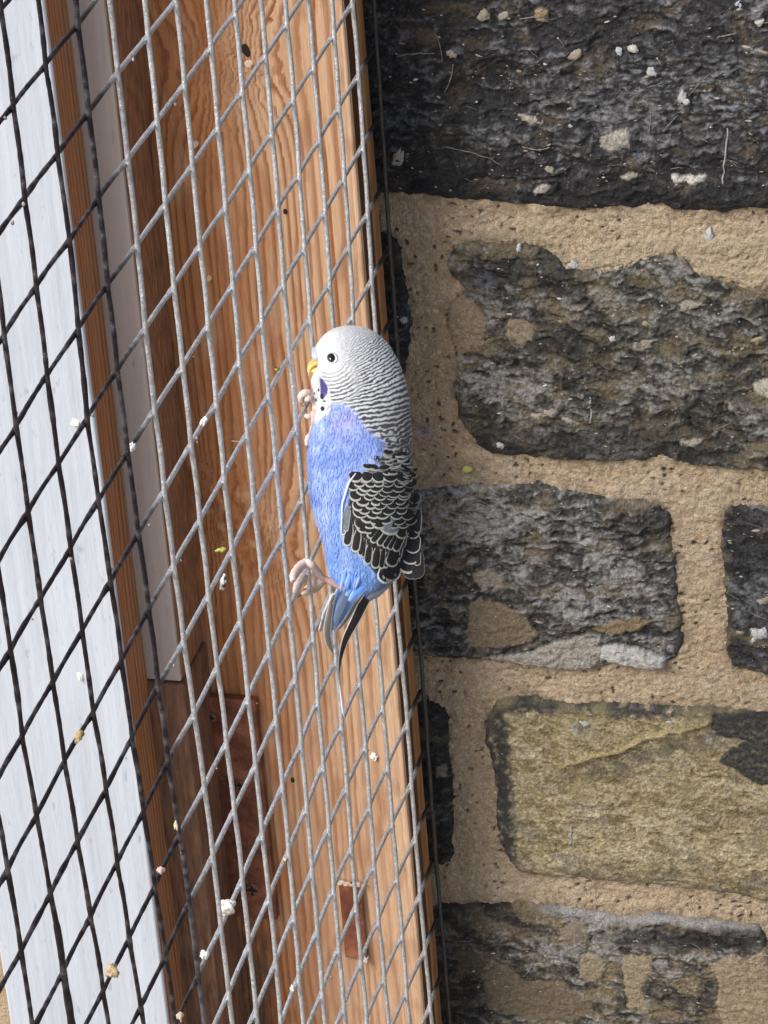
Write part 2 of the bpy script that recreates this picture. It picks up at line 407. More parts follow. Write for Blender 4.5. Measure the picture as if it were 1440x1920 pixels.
# px coordinates of the grid (for placing marks)
def world_px(Pw):
    d = Pw-CAM; zc = d@FWD
    return 720+CAMF*(d@RIGHT)/zc, 960+CAMF*(d@DOWN)/zc
FLAKE_SPOTS = []
stone_objs = {}
HMAP = np.zeros(X.shape)
for nme, (sl, sd) in SD.items():
    x, z = X[sl], Z[sl]
    h, c = stone_surface(nme, x, z, sd)
    if nme == 'yellow':
        px, py = world_px(np.stack([x, np.full_like(x, YW), z], -1))
        n1 = fbm(x*260, z*260, 71, 4)
        # sooty rim along top and left edge, a broken ledge across the face
        rim = np.maximum(1-sstep(14, 30, px-(935+0.06*(py-1400))+14*n1), 1-sstep(12, 26, py-(1312+0.03*(px-1000))+14*n1))
        c = mixc(c, (.030, .030, .031), np.clip(rim*sstep(-.55, .1, n1+.2)*1.1, 0, 1)*.93)
        c = mixc(c, (.11, .105, .10), np.clip(rim*sstep(.1, .6, fbm(x*420, z*420, 72, 3)), 0, 1))
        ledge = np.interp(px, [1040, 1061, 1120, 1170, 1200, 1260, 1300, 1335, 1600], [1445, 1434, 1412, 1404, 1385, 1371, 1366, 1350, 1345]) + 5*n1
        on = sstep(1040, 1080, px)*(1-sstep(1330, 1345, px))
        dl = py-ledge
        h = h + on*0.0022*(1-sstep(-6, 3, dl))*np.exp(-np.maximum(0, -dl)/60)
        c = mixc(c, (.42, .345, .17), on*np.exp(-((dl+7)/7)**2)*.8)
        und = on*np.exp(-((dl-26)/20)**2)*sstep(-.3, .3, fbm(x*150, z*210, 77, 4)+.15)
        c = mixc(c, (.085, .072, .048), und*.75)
        low = sstep(1590, 1640, py+0.0*px+25*n1-0.05*(px-1000))*sstep(-.3, .3, fbm(x*90, z*300, 78, 4))
        c = mixc(c, (.12, .105, .08), low*.75)
        c = mixc(c, (.28, .235, .12), sstep(0.1, .6, fbm(x*60, z*60, 79, 3))*.5)
    if nme == 'bottom':
        px, py = world_px(np.stack([x, np.full_like(x, YW), z], -1))
        n1 = fbm(x*260, z*260, 81, 4)
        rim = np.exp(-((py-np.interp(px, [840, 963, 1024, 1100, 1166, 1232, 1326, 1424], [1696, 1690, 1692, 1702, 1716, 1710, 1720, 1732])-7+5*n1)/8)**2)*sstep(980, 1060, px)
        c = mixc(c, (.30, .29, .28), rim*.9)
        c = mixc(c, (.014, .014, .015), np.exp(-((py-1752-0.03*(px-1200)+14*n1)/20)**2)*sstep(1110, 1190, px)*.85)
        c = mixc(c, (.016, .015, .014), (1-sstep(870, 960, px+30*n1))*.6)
    if nme == 'top':
        px, py = world_px(np.stack([x, np.full_like(x, YW), z], -1))
        band = np.exp(-((py-170-0.10*(px-1300))/75)**2)*sstep(1000, 1250, px)
        g2 = sstep(-.05, .5, fbm(x*330, z*620, 91, 4)+.15*vnoise(x*1500, z*1700, 92))
        c = mixc(c, (.25, .255, .272), band*g2*.9)
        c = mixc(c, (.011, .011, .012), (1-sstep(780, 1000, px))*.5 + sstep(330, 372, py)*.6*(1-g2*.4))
    if nme == 'second':
        px, py = world_px(np.stack([x, np.full_like(x, YW), z], -1))
        n1 = fbm(x*130, z*130, 95, 4)
        c = mixc(c, (.022, .022, .021), np.clip(sstep(740, 830, py+40*n1)*(1-sstep(1250, 1400, px))*.65, 0, 1))
        c = mixc(c, (.018, .018, .017), np.exp(-((px-900)/40)**2-((py-520)/35)**2)*.8)
    for (sn, poly, pc, th) in PATCH:
        if sn != nme: continue
        P = wpx(poly)
        wob = 0.0012*fbm(x*330, z*330, int(poly[0][0]), 4)
        ds = sdf_poly(x, z, P) + wob
        m = sstep(-0.0002, 0.0003, ds)
        m = m*(0.86+0.14*sstep(-.6, .2, vnoise(x*700, z*700, 31)))
        tone = 1+0.22*fbm(x*420, z*520, int(poly[0][1]), 4)+.08*vnoise(x*1500, z*1500, 5)
        pc_ = np.array(pc); pc_ = pc_*.72+pc_.mean()*.30; m = m*(.80+.20*sstep(-.5, .1, fbm(x*500, z*600, 33, 3)))
        c = c*(1-m[..., None]) + pc_*tone[..., None]*m[..., None]
        h = h*(1-0.55*m) + m*(0.0012 + th*0.001*(np.clip(ds/0.0008, 0, 1))) + m*0.0004*fbm(x*420, z*520, 9, 3)
    HMAP[sl] = np.where(sd > -0.0003, h, HMAP[sl])
    keepv = sd > -0.0012
    kf = keepv[:-1, :-1] & keepv[1:, 1:] & keepv[:-1, 1:] & keepv[1:, :-1]
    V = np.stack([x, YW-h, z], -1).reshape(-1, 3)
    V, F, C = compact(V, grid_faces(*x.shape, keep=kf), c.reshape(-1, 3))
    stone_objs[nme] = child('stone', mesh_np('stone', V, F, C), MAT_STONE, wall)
stone_objs['yellow']['label'] = 'large ochre yellow stone with a sooty black rim and broken corner'
stone_objs['top']['label'] = 'biggest stone, soot black with pale flecks, at the top of the wall'

# mortar sheet
x, z = X*1000, Z*1000
px, py = world_px(np.stack([X, np.full_like(X, YW), Z], -1))
hm = 0.0008*fbm(x/11, z/8, 201, 4) + 0.00055*fbm(x/2.2, z/2.2, 203, 3) + 0.00028*vnoise(x/1.1, z/1.1, 204)
pit = sstep(0.60, 0.78, vnoise(x/2.4, z/2.1, 205)*1.25)*sstep(-.3, .3, vnoise(x/14, z/14, 206))
hm = hm - 0.0009*pit
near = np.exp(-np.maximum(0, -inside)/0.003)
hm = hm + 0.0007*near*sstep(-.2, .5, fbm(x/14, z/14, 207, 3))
cm = np.broadcast_to(np.array([.445, .345, .235]), X.shape+(3,)).copy()
cm = mixc(cm, (.48, .385, .275), sstep(-.2, .5, fbm(x/22, z/16, 211, 4))*.9)
cm = mixc(cm, (.44, .315, .19), sstep(.15, .6, fbm(x/12, z/9, 212, 4))*.8*sstep(900, 1300, px))
cm = mixc(cm, (.37, .275, .175), sstep(0.0, .6, fbm(x/9, z/7, 213, 4))*.5)
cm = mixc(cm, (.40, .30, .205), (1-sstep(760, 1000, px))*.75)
cm = mixc(cm, (.60, .51, .37), sstep(.25, .6, fbm(x/3, z/2.4, 214, 3))*.55)
gr_ = vnoise(x/1.3, z/1.2, 217); cm = cm*(1+.20*gr_+.12*fbm(x/5, z/4, 218, 3))[..., None]
cm = mixc(cm, (.62, .52, .38), sstep(.55, .8, vnoise(x/1.5, z/1.4, 219)*1.2)*.5)
cm = mixc(cm, (.045, .035, .028), np.clip(pit*1.2, 0, 1)*.85)
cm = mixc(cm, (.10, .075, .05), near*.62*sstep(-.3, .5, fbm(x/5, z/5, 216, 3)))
# the smeared flakes above the second stone and the cracked lip
for poly, pc, th in (([(1090,470),(1150,452),(1240,440),(1300,446),(1440,440),(1640,440),(1640,545),(1440,530),(1413,540),(1360,524),(1313,512),(1290,488),(1265,470),(1170,497),(1110,500)], (.43,.345,.235), .8),
                     ([(850,455),(870,440),(905,432),(990,438),(1050,455),(1070,485),(1060,500),(1044,480),(1005,460),(900,448)], (.37,.30,.205), .6)):
    ds = sdf_poly(X, Z, wpx(poly)) + 0.0013*fbm(x/3, z/3, 221, 4)
    m = sstep(-.0002, .0003, ds)
    cm = cm*(1-m[..., None]) + (np.array(pc)*(1+.2*fbm(x/2.5, z/2, 222, 4))[..., None])*m[..., None]
    hm = hm + m*th*0.001*np.clip(ds/0.0008, 0, 1)
hm = np.where(inside > 0.0012, -0.006, hm)
HMAP = np.where(inside > 0, HMAP, hm)
keep = inside < 0.004
kf = keep[:-1, :-1] | keep[1:, 1:] | keep[:-1, 1:] | keep[1:, :-1]
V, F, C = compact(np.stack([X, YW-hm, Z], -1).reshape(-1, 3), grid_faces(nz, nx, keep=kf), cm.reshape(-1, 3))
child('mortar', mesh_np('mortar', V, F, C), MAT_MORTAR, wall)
def wall_y(x, z):              # y of the wall surface at x, z
    i = int(np.clip(round((x-xs[0])/step), 0, nx-1)); j = int(np.clip(round((z-zs[0])/step), 0, nz-1))
    return YW-HMAP[j, i]

# the wall goes on, coarser, beyond the picture
XA, XB, ZA, ZB = -0.35, 0.62, 0.55, 2.05
pieces = []
for (a0, a1, b0, b1) in ((XA, xs[0], ZA, ZB), (xs[-1], XB, ZA, ZB), (xs[0], xs[-1], ZA, zs[0]), (xs[0], xs[-1], zs[-1], ZB)):
    gx = np.linspace(a0, a1, max(2, int((a1-a0)/.008))); gz = np.linspace(b0, b1, max(2, int((b1-b0)/.008)))
    GX, GZ = np.meshgrid(gx, gz)
    pieces.append((np.stack([GX, np.full_like(GX, YW)-0.0006*fbm(GX*90, GZ*90, 4, 3), GZ], -1).reshape(-1, 3), grid_faces(len(gz), len(gx))))
V, F = join_np(pieces)
C = np.array([.445, .345, .235])*(1+.25*fbm(V[:, 0]*60, V[:, 2]*60, 8, 4))[:, None]
child('mortar', mesh_np('mortar_far', V, F, C), MAT_MORTAR, wall)
def plain_stone(x0, x1, z0, z1, kind):
    st = 0.003
    gx = np.arange(x0-.002, x1+.002, st); gz = np.arange(z0-.002, z1+.002, st)
    if len(gx) < 3 or len(gz) < 3: return
    GX, GZ = np.meshgrid(gx, gz); r = .008
    cx, cz = (x0+x1)/2, (z0+z1)/2
    qx = np.abs(GX-cx)-(x1-x0)/2+r; qz = np.abs(GZ-cz)-(z1-z0)/2+r
    sd = -(np.sqrt(np.maximum(qx, 0)**2+np.maximum(qz, 0)**2)+np.minimum(np.maximum(qx, qz), 0)-r) + .003*fbm(GX*60, GZ*60, 2, 3)
    h, c = stone_surface(kind, GX, GZ, sd)
    V, F, C = compact(np.stack([GX, YW-h, GZ], -1).reshape(-1, 3), grid_faces(len(gz), len(gx), keep=(sd[:-1, :-1] > -.004)), c.reshape(-1, 3))
    child('stone', mesh_np('stone', V, F, C), MAT_STONE, wall)
kinds = ['second', 'third', 'right', 'bottom', 'yellow', 'top', 'third', 'second']
def fill(x0, x1, z0, z1):
    z = z0
    while z < z1-.03:
        hgt = min(random.uniform(.062, .085), z1-z)
        x = x0 - random.uniform(0, .08)
        while x < x1:
            w = random.uniform(.10, .20)
            a0, a1 = max(x, x0), min(x+w, x1)
            if a1-a0 > .03: plain_stone(a0, a1, z, z+hgt-.014, random.choice(kinds))
            x += w+.016
        z += hgt
xr = max(wpx(STONES[k])[:, 0].max() for k in STONES)
fill(xr+.012, XB, ZA, ZB)
fill(-.06, xr, ZA, zs[0]-.010)
fill(-.06, xr, zs[-1]+.008, ZB)

# ------------------------------------------------------------------ timber behind the mesh
MAT_WOOD = attr_mat('pine_board', 0.5, 160, 0.86, 1.12, 0.0003, 0.4, scale=(14, 14, 1))
ZLO, ZHI = 0.35, 2.05
def edge_n(p_top, p_bot, col):
    return (hit_col(*p_top, col)[0] + hit_col(*p_bot, col)[0])/2
C_WHITE = 10.35
xw1 = edge_n((78, 0), (305, 1850), C_WHITE)
xw0 = edge_n((-5, 1700), (10, 1915), C_WHITE)
c_t = (hit(130, 0, 0, xw1)[1] + hit(274, 1280, 0, xw1)[1])/2/S       # taupe face column
c_t = max(c_t, C_WHITE+.4)
xt1 = edge_n((203, 0), (332, 1250), c_t)
c_p = max((hit(258, 0, 0, xt1)[1]+hit(343, 900, 0, xt1)[1])/2/S, c_t+.5)
xp1 = edge_n((638, 0), (785, 1700), c_p)
c_s = (hit(662, 0, 0, xp1)[1]+hit(803, 1700, 0, xp1)[1])/2/S
xq1 = xp1+.0006
c_e = (hit(690, 0, 0, xq1)[1]+hit(820, 1900, 0, xq1)[1])/2/S
print('boards', xw0/S, xw1/S, c_t, xt1/S, c_p, xp1/S, c_s, c_e)

def wood_sheet(x0, x1, y, zlo, zhi, zf0, zf1, colfn, step_=.0005, relief=.00022):
    gx = np.linspace(x0, x1, max(2, int((x1-x0)/step_)))
    gz = np.concatenate([np.linspace(zlo, zf0, 12)[:-1], np.arange(zf0, zf1, step_*1.4), np.linspace(zf1, zhi, 12)[1:]])
    GX, GZ = np.meshgrid(gx, gz)
    c, h = colfn(GX, GZ)
    e_ = np.minimum(GX-x0, x1-GX); rnd = 0.0012
    ed = np.clip(e_/rnd, 0, 1); drop = rnd*(1-np.sqrt(np.maximum(0, 1-(1-ed)**2)))
    V = np.stack([GX, y-h*relief+drop, GZ], -1).reshape(-1, 3)
    return V, grid_faces(len(gz), len(gx)), c.reshape(-1, 3)
ZF0 = hit_col(600, 1990, c_p)[2]; ZF1 = hit_col(600, -60, c_p)[2]
YP = c_p*S
KNOTS = [hit_col(500, 1010, c_p), hit_col(400, 960, c_p), hit_col(455, 98, c_p), hit_col(390, 120, c_p)]
def pine(GX, GZ, seed=0, knots=KNOTS, pale=None):
    x, z = GX*1000, GZ*1000
    u = x + 3.0*fbm(x/60, z/190, seed+1, 3) + 0.7*fbm(x/9, z/70, seed+2, 3) + .10*vnoise(x/2, z/9, seed+9)
    for kx, ky, kz in knots:
        dx = x-kx*1000; dz = z-kz*1000
        g = np.exp(-(dx/16)**2-(dz/26)**2)
        u = u + 11*np.tanh(dx/6)*g + 1.6*g*fbm(x/5, z/5, seed+3, 3)
    sp = u/3.1 + 1.1*vnoise(u/14, u*0+.5, seed+4)
    fr = sp-np.floor(sp)
    late = sstep(.38, .84, fr)*(1-sstep(.93, 1.0, fr))
    late = late*(.55+.45*sstep(-.5, .3, vnoise(np.floor(sp)*1.7+.3, z/260, seed+5)))
    fib = vnoise(x/.55, z/26, seed+6)*.6 + vnoise(x/1.4, z/60, seed+7)*.4
    return u, late, fib, fr
def plank_col(GX, GZ):
    u, late, fib, fr = pine(GX, GZ)
    x, z = GX*1000, GZ*1000
    px, py = world_px(np.stack([GX, np.full_like(GX, YP), GZ], -1))
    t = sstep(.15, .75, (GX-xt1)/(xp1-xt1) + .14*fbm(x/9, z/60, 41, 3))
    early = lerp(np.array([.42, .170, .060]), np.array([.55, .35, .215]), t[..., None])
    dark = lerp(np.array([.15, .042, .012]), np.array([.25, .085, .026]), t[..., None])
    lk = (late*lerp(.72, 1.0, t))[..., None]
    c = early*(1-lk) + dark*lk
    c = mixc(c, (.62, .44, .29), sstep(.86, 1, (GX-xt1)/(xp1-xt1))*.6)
    # red-brown stain in long blotches and pinker wood lower down
    st = sstep(.05, .6, fbm(x/11, z/75, 43, 4)+.12)*(1-t*.75)
    c = mixc(c, (.30, .095, .028), st*.55)
    c = mixc(c, (.50, .31, .20), sstep(1000, 1500, py)*sstep(.1, .6, t)*.40)
    # rough torn grain round the knots
    for kx, ky, kz in KNOTS[:2]:
        g = np.exp(-((x-kx*1000)/13)**2-((z-kz*1000)/17)**2)
        c = mixc(c, (.22, .06, .018), g*sstep(-.1, .5, fbm(x/3.2, z/5, 44, 4))*.8)
        c = mixc(c, (.62, .40, .22), g*sstep(.1, .6, fbm(x/4, z/6, 45, 4))*.6)
    mo = sstep(.0, .55, fbm(x/6, z/24, 52, 4)); c = mixc(c, (.27, .12, .055), mo*.48)
    wn = sstep(.1, .6, fbm(x/10, z/40, 53, 4)); c = mixc(c, (.60, .42, .28), wn*.28)
    # grime at the foot, left side
    gr = sstep(1690, 1760, py+30*fbm(x/7, z/7, 46, 3))*(1-sstep(470, 520, px-0.08*(py-1700)+26*fbm(x/5, z/9, 47, 3)))
    c = mixc(c, (.105, .055, .032), gr*.85*sstep(-.7, .2, fbm(x/4, z/11, 48, 4)+.3))
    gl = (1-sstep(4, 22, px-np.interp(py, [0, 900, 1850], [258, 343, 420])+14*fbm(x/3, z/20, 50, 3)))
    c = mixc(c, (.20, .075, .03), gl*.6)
    spk = sstep(.70, .82, vnoise(x/1.3, z/1.6, 49)*1.25)
    c = mixc(c, (.60, .48, .34), spk*.12)
    c = c*(1+.13*fib)[..., None]
    return c, 1.0-late*1.1+.35*fib
post = thing('timber_post', 'orange pine post with dark grain and rusty plates, against the stone wall', 'post', ((xt1+xp1)/2, YP, ZLO))
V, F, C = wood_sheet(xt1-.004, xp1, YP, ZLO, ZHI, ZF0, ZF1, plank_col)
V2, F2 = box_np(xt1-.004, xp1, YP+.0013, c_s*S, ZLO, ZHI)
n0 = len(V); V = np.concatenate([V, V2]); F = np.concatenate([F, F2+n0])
C = np.concatenate([C, np.tile([[.11, .045, .018]], (len(V2), 1))])  # board sides coloured dark: shade of the recessed strip put into the wood
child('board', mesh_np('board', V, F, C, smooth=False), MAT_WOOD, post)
# darker rear batten whose side shows beside the mesh
MAT_BATTEN = plain_mat('batten_wood', (.40, .19, .075), .6, 30, .35, .0004, scale=(30, 30, 2))
child('batten', bevel_box('batten', xt1+.01, xq1, c_s*S+.0004, c_e*S, ZLO, ZHI, .0008), MAT_BATTEN, post)
MAT_PEG = plain_mat('end_grain', (.30, .12, .05), .6, 400, .4)
# round wooden plug with rings and a sunk hole
pg = hit_col(378, 891, c_p); bm = bmesh.new()
prof = [(0, -.0012), (.0011, -.0012), (.0013, .0002), (.0022, .0004), (.0024, .0001), (.0033, .0003), (.0035, .0), (.0043, .0003), (.0046, -.0004)]
def lathe_y(prof, c, seg=28, ov=1.0):
    P = np.array(prof); an = np.arange(seg)/seg*2*np.pi
    V = np.stack([c[0]+P[:, :1]*np.cos(an), np.repeat(c[1]-P[:, 1:2], seg, 1), c[2]+ov*P[:, :1]*np.sin(an)], -1).reshape(-1, 3)
    return V, grid_faces(len(P), seg, wrap=True)
V, F = lathe_y(prof, (pg[0], YP-.0003, pg[2]), 28, 1.2)
child('plug', mesh_np('plug', V, F), MAT_PEG, post)
MAT_HOLE = plain_mat('dark_hole', (.018, .010, .006), .9, 500, .3)
for (hx, hy, r) in ((460, 92, .0011), (464, 99, .0008), (535, 396, .0006), (549, 1462, .0006), (425, 1480, .0005)):
    p = hit_col(hx, hy, c_p); V, F = lathe_y([(0, .00015), (r*.7, .0002), (r, .0003), (r*1.25, -.0002)], (p[0], YP-.0003, p[2]), 14, 1.5)
    child('nail_hole', mesh_np('nail_hole', V, F), MAT_HOLE, post)

# rusty plates screwed to the post
def rust_mat():
    m = MB('rusty_plate', .5, .15, .45)
    v = m.coords(); n1 = m.noise(150, 6, v); n2 = m.noise(700, 4, v); n3 = m.noise(60, 3, v)
    base = m.ramp(n1, [(.25, (.085, .027, .015)), (.5, (.22, .070, .035)), (.75, (.33, .13, .07))])
    fl = m.ramp(n2, [(.70, (1, 1, 1)), (.78, (2.2, 1.8, 1.5))])
    dk = m.ramp(n3, [(.35, (.45, .42, .42)), (.6, (1, 1, 1))])
    m.base(m.mul(m.mul(base, fl), dk)); m.bump(n1, .0008); m.bump(n2, .0003); return m.m
MAT_RUST = rust_mat()
def plate(px0, py0, px1, py1, thick, col, screws, x0=None, label=None):
    y1 = col*S-.0005; y0 = y1-thick
    a0 = hit(px0, py0, 1, y0); a1 = hit(px1, py1, 1, y0)
    xa = a0[0] if x0 is None else x0
    zt_ = a0[2]; zb_ = a1[2]
    pl = child('hinge_plate', bevel_box('hinge_plate', xa, a1[0], y0, y1, zb_, zt_, .0006, 2), MAT_RUST, post)
    if label: pl['label'] = label
    for (sx, sy, r) in screws:
        p = hit(sx, sy, 1, y0)
        V, F = lathe_y([(0, -.0002), (r*.22, -.0002), (r*.26, .0005), (r*.7, .0007), (r*.95, .0003), (r, -.0003)], (p[0], y0, p[2]), 18)
        s_ = obj('screw', mesh_np('screw', V, F), MAT_SCREW); s_.parent = pl
        V, F = box_np(p[0]-r*.75, p[0]+r*.75, y0-.0008, y0-.00055, p[2]-r*.13, p[2]+r*.13)
        V2, F2 = box_np(p[0]-r*.13, p[0]+r*.13, y0-.00084, y0-.00059, p[2]-r*.75, p[2]+r*.75)
        k_ = obj('screw_slot', mesh_np('screw_slot', *join_np([(V, F), (V2, F2)]), smooth=False), MAT_HOLE); k_.parent = pl
    return pl
MAT_SCREW = plain_mat('screw_rust', (.16, .085, .055), .45, 900, .4, .0002, metal=.5)
plate(340, 1304, 520, 1726, .0035, c_p, [(473, 1668, .0029), (450, 1472, .0022), (395, 1345, .0022)], label='tall dark rusty hinge plate with screws')
plate(634, 1655, 690, 1800, .0016, c_p, [(668, 1690, .0016)], label='small brown plate with pale splashes')
# pale crumbs left along the plates' top edges
MAT_CRUMB = attr_mat('chalky_crumb', .9, 900, .8, 1.15, .0003)
def blob(c, ax, seed, nu=14, nv=9, amp=.35):
    V, F = ellipsoid_np((0, 0, 0), np.eye(3), nu, nv)
    n = 1+amp*fbm(V[:, 0]*1.3+seed*3.1, V[:, 1]*1.3+V[:, 2]*1.7+seed, seed, 3)
    V = (V*n[:, None])@np.array(ax)+np.array(c)
    return V, F
parts = []; cols = []
for (ax_, ay_, bx_, by_, yy) in ((345, 1306, 480, 1318, YP-.0025), (636, 1655, 684, 1659, YP-.0016)):
    for k in range(26):
        t = random.random(); p = hit(ax_+(bx_-ax_)*t, ay_+(by_-ay_)*t+random.uniform(-2, 3), 1, yy)
        r = random.uniform(.0003, .0009)
        parts.append(blob(p, np.diag([r*1.5, r, r*.7]), k, 8, 6))
V, F = join_np(parts)
o = child('crumb', mesh_np('crumb', V, F, np.tile([[.52, .43, .33]], (len(V), 1))), MAT_CRUMB, post); o['kind'] = 'stuff'

# white frame, recess shade put into its taupe colour, then its dark stained foot
def paint_mat(name, c, streak, rough):
    m = MB(name, rough, 0, .45)
    n1 = m.noise(26, 5, m.coords((9, 9, .5))); n2 = m.noise(420, 4, m.coords((1, 1, .35))); n3 = m.noise(9, 3, m.coords((1, 1, 1)))
    a1 = m.ramp(n1, [(.3, tuple(x*(1-streak) for x in c)), (.6, c)])
    a2 = m.ramp(n2, [(.24, (.66, .66, .68)), (.36, (1, 1, 1))])
    a3 = m.ramp(n3, [(.3, (.92, .92, .93)), (.7, (1.0, 1.0, 1.0))])
    m.base(m.mul(m.mul(a1, a2), a3)); m.bump(n1, .0005); m.bump(n2, .0002); return m.m
MAT_SHADED_WHITE = paint_mat('shaded_white_paint', (.46, .39, .355), .12, .55)
MAT_DARKWOOD = plain_mat('dark_stained_wood', (.17, .085, .05), .55, 90, .6, .0008, scale=(5, 5, 1))
MAT_ROUGHEDGE = plain_mat('rough_sawn_edge', (.26, .125, .062), .75, 120, .55, .0015, scale=(4, 4, 1))
z_split = hit_col(300, 1275, c_t)[2]
tb = thing('door_frame', 'white painted door frame, recess shade put into its taupe colour, between white board and orange post', 'door frame', ((xw1+xt1)/2, c_t*S, ZLO))
child('painted_face', bevel_box('painted_face', xw1-.004, xt1-.0004, c_t*S, c_t*S+.002, z_split, ZHI, .0004), MAT_SHADED_WHITE, tb)
child('jamb', bevel_box('jamb', xw1-.004, xt1, c_t*S+.0022, c_p*S+.004, z_split, ZHI, .0006), MAT_ROUGHEDGE, tb)
child('jamb_foot', bevel_box('jamb_foot', xw1-.004, xt1+.0008, c_t*S-.0012, c_p*S+.004, ZLO, z_split-.0008, .0012), MAT_DARKWOOD, tb)
# white board: painted face, raw pine side
MAT_WHITE = paint_mat('white_paint', (.525, .565, .62), .12, .5)
MAT_RAW = attr_mat('raw_pine', .6, 160, .86, 1.12, .0003, .3, scale=(14, 14, 1))
wb = thing('white_board', 'white painted board with bare brown side, leftmost behind the black wires', 'board', ((xw0+xw1)/2, C_WHITE*S, ZLO))
child('painted_face', bevel_box('painted_face', xw0, xw1+.0005, C_WHITE*S, C_WHITE*S+.0024, ZLO, ZHI, .0009, 3), MAT_WHITE, wb)
gy = np.linspace(C_WHITE*S+.0026, c_t*S-.0005, 40); gz = np.concatenate([np.linspace(ZLO, 1.0, 10)[:-1], np.arange(1.0, 1.75, .0012), np.linspace(1.75, ZHI, 8)])
GY, GZ = np.meshgrid(gy, gz)
u, late, fib, fr = pine(GY, GZ, 60, [])
c = np.array([.41, .180, .078])*(1-late[..., None]*.55)*(1+.15*fib)[..., None]
xx = xw1 - .0002*late
V = np.stack([xx, GY, GZ], -1).reshape(-1, 3); F = grid_faces(len(gz), len(gy)); C = c.reshape(-1, 3)
V2, F2 = box_np(xw0+.001, xw1-.0006, C_WHITE*S+.0026, c_t*S-.0005, ZLO, ZHI)
n0 = len(V); V = np.concatenate([V, V2]); F = np.concatenate([F, F2+n0]); C = np.concatenate([C, np.tile([[.3, .15, .06]], (8, 1))])
child('bare_side', mesh_np('bare_side', V, F, C, smooth=False), MAT_RAW, wb)

# ------------------------------------------------------------------ welded wire mesh
DISP = np.array([[float(t) for t in q.split(',')] for q in '-3,7,82,-10;-3,8,136,-47;-2,5,-56,34;-2,6,-93,32;-2,7,25,4;-2,8,104,-27;-2,9,159,-62;-1,3,-145,35;-1,4,-132,79;-1,5,-114,58;-1,6,-71,31;-1,7,-51,57;-1,8,17,-15;-1,9,113,-48;-1,10,197,-100;0,0,-134,32;0,1,-150,47;0,2,-138,81;0,3,-155,105;0,4,-148,72;0,5,-111,45;0,6,-75,35;0,7,-70,13;0,8,28,-45;0,9,75,-11;0,10,146,-105;0,11,264,-103;1,0,-138,14;1,1,-100,39;1,2,-49,68;1,4,-196,63;1,5,-143,71;1,6,-79,26;1,7,-50,15;1,8,-13,-5;1,9,71,-35;1,10,133,-105;1,11,243,-134;2,0,-82,0;2,1,-73,28;2,2,-70,66;2,3,-119,92;2,4,-119,77;2,5,-91,60;2,6,-56,32;2,7,-2,28;2,8,-18,35;2,9,21,-9;2,10,142,-93;2,11,185,-59;2,12,214,-160;3,1,-54,23;3,2,-44,23;3,3,-43,28;3,4,-112,37;3,5,-95,44;3,6,-88,-8;3,7,-44,23;3,8,3,-27;3,9,94,-46;3,10,173,-134;3,11,187,-107;3,12,181,-164;3,13,209,-144;4,1,35,-23;4,2,30,-15;4,3,-5,2;4,4,-18,0;4,5,-5,-6;4,6,-20,6;4,7,10,-2;4,8,22,-23;4,9,72,-25;4,10,94,-139;4,11,131,-90;4,12,141,-153;4,13,142,-114;5,1,77,-62;5,2,71,-51;5,3,59,-21;5,4,26,-10;5,5,15,-18;5,6,28,-42;5,7,22,-14;5,8,56,-24;5,9,84,-10;5,10,75,-131;5,11,100,-99;5,12,70,-105;5,13,106,-83;5,14,88,-91;6,2,140,-74;6,3,103,-42;6,4,86,-34;6,5,95,-39;6,6,6,-10;6,7,83,4;6,8,23,14;6,11,65,-67;6,12,76,-72;6,13,49,-54;6,14,6,-20;6,15,-75,50;7,2,170,-82;7,3,148,-52;7,4,127,-42;7,5,90,-25;7,6,29,-24;7,11,26,-67;7,12,4,-59;7,13,-22,6;7,14,-66,-2;7,15,-75,84;8,3,169,-46;8,4,138,-40;8,5,97,-6;8,6,52,-5;8,12,-145,55;8,13,-145,79;8,14,-172,86;8,15,-212,127;8,16,-217,176;9,3,149,-55;9,4,160,-46;9,5,98,-45;9,6,53,-7;9,7,12,27;9,13,-181,73;9,14,-193,85;9,15,-250,127;9,16,-272,172;9,17,-254,233;10,4,118,-43;10,5,125,-36;10,6,89,-15;10,7,1,-2;10,13,-175,102;10,14,-159,60;10,15,-206,93;10,16,-245,139;10,17,-268,221;10,18,-226,192;11,4,160,-55;11,5,103,-40;11,6,82,-16;11,7,44,29;11,8,-74,80;11,14,-177,56;11,15,-158,53;11,16,-180,112;11,17,-162,183;11,18,-139,139;11,19,-190,161;12,4,107,-40;12,5,140,-55;12,6,75,-32;12,7,48,3;12,8,-28,60;12,13,-76,7;12,14,-15,2;12,15,23,10;12,16,-41,-15;12,17,-36,72;12,18,-58,49;12,19,-4,30;12,20,43,-34'.split(';')])
def disp(c, r):
    c = np.asarray(c, float); r = np.asarray(r, float)
    d2 = (c[..., None]-DISP[:, 0])**2 + ((r[..., None]-DISP[:, 1])*.8)**2
    dm = d2.min(-1, keepdims=True)
    w = np.exp(-d2/(0.32+0.5*dm))
    w /= w.sum(-1, keepdims=True)
    fade = np.exp(-np.maximum(0, dm[..., 0]-9)/30)
    return (w@DISP[:, 2])/1000*fade, (w@DISP[:, 3])/1000*fade
WR = 0.00074
def galv():
    m = MB('galvanised_wire', .38, .7, .5)
    n1 = m.noise(700, 5); n2 = m.noise(2200, 3)
    g = m.ramp(n1, [(.3, (.72, .72, .72)), (.6, (1.05, 1.05, 1.05))])
    m.base(m.mul(m.attr(), g)); m.bump(n2, .0003); m.bump(n1, .0004); return m.m
MAT_WIRE = galv()
NODEW = {}
def node(c, r):
    dc, dr = disp(c, r)
    return np.stack([0*dc, (np.asarray(c)+dc)*S, Z0-(np.asarray(r)-dr)*S], -1)
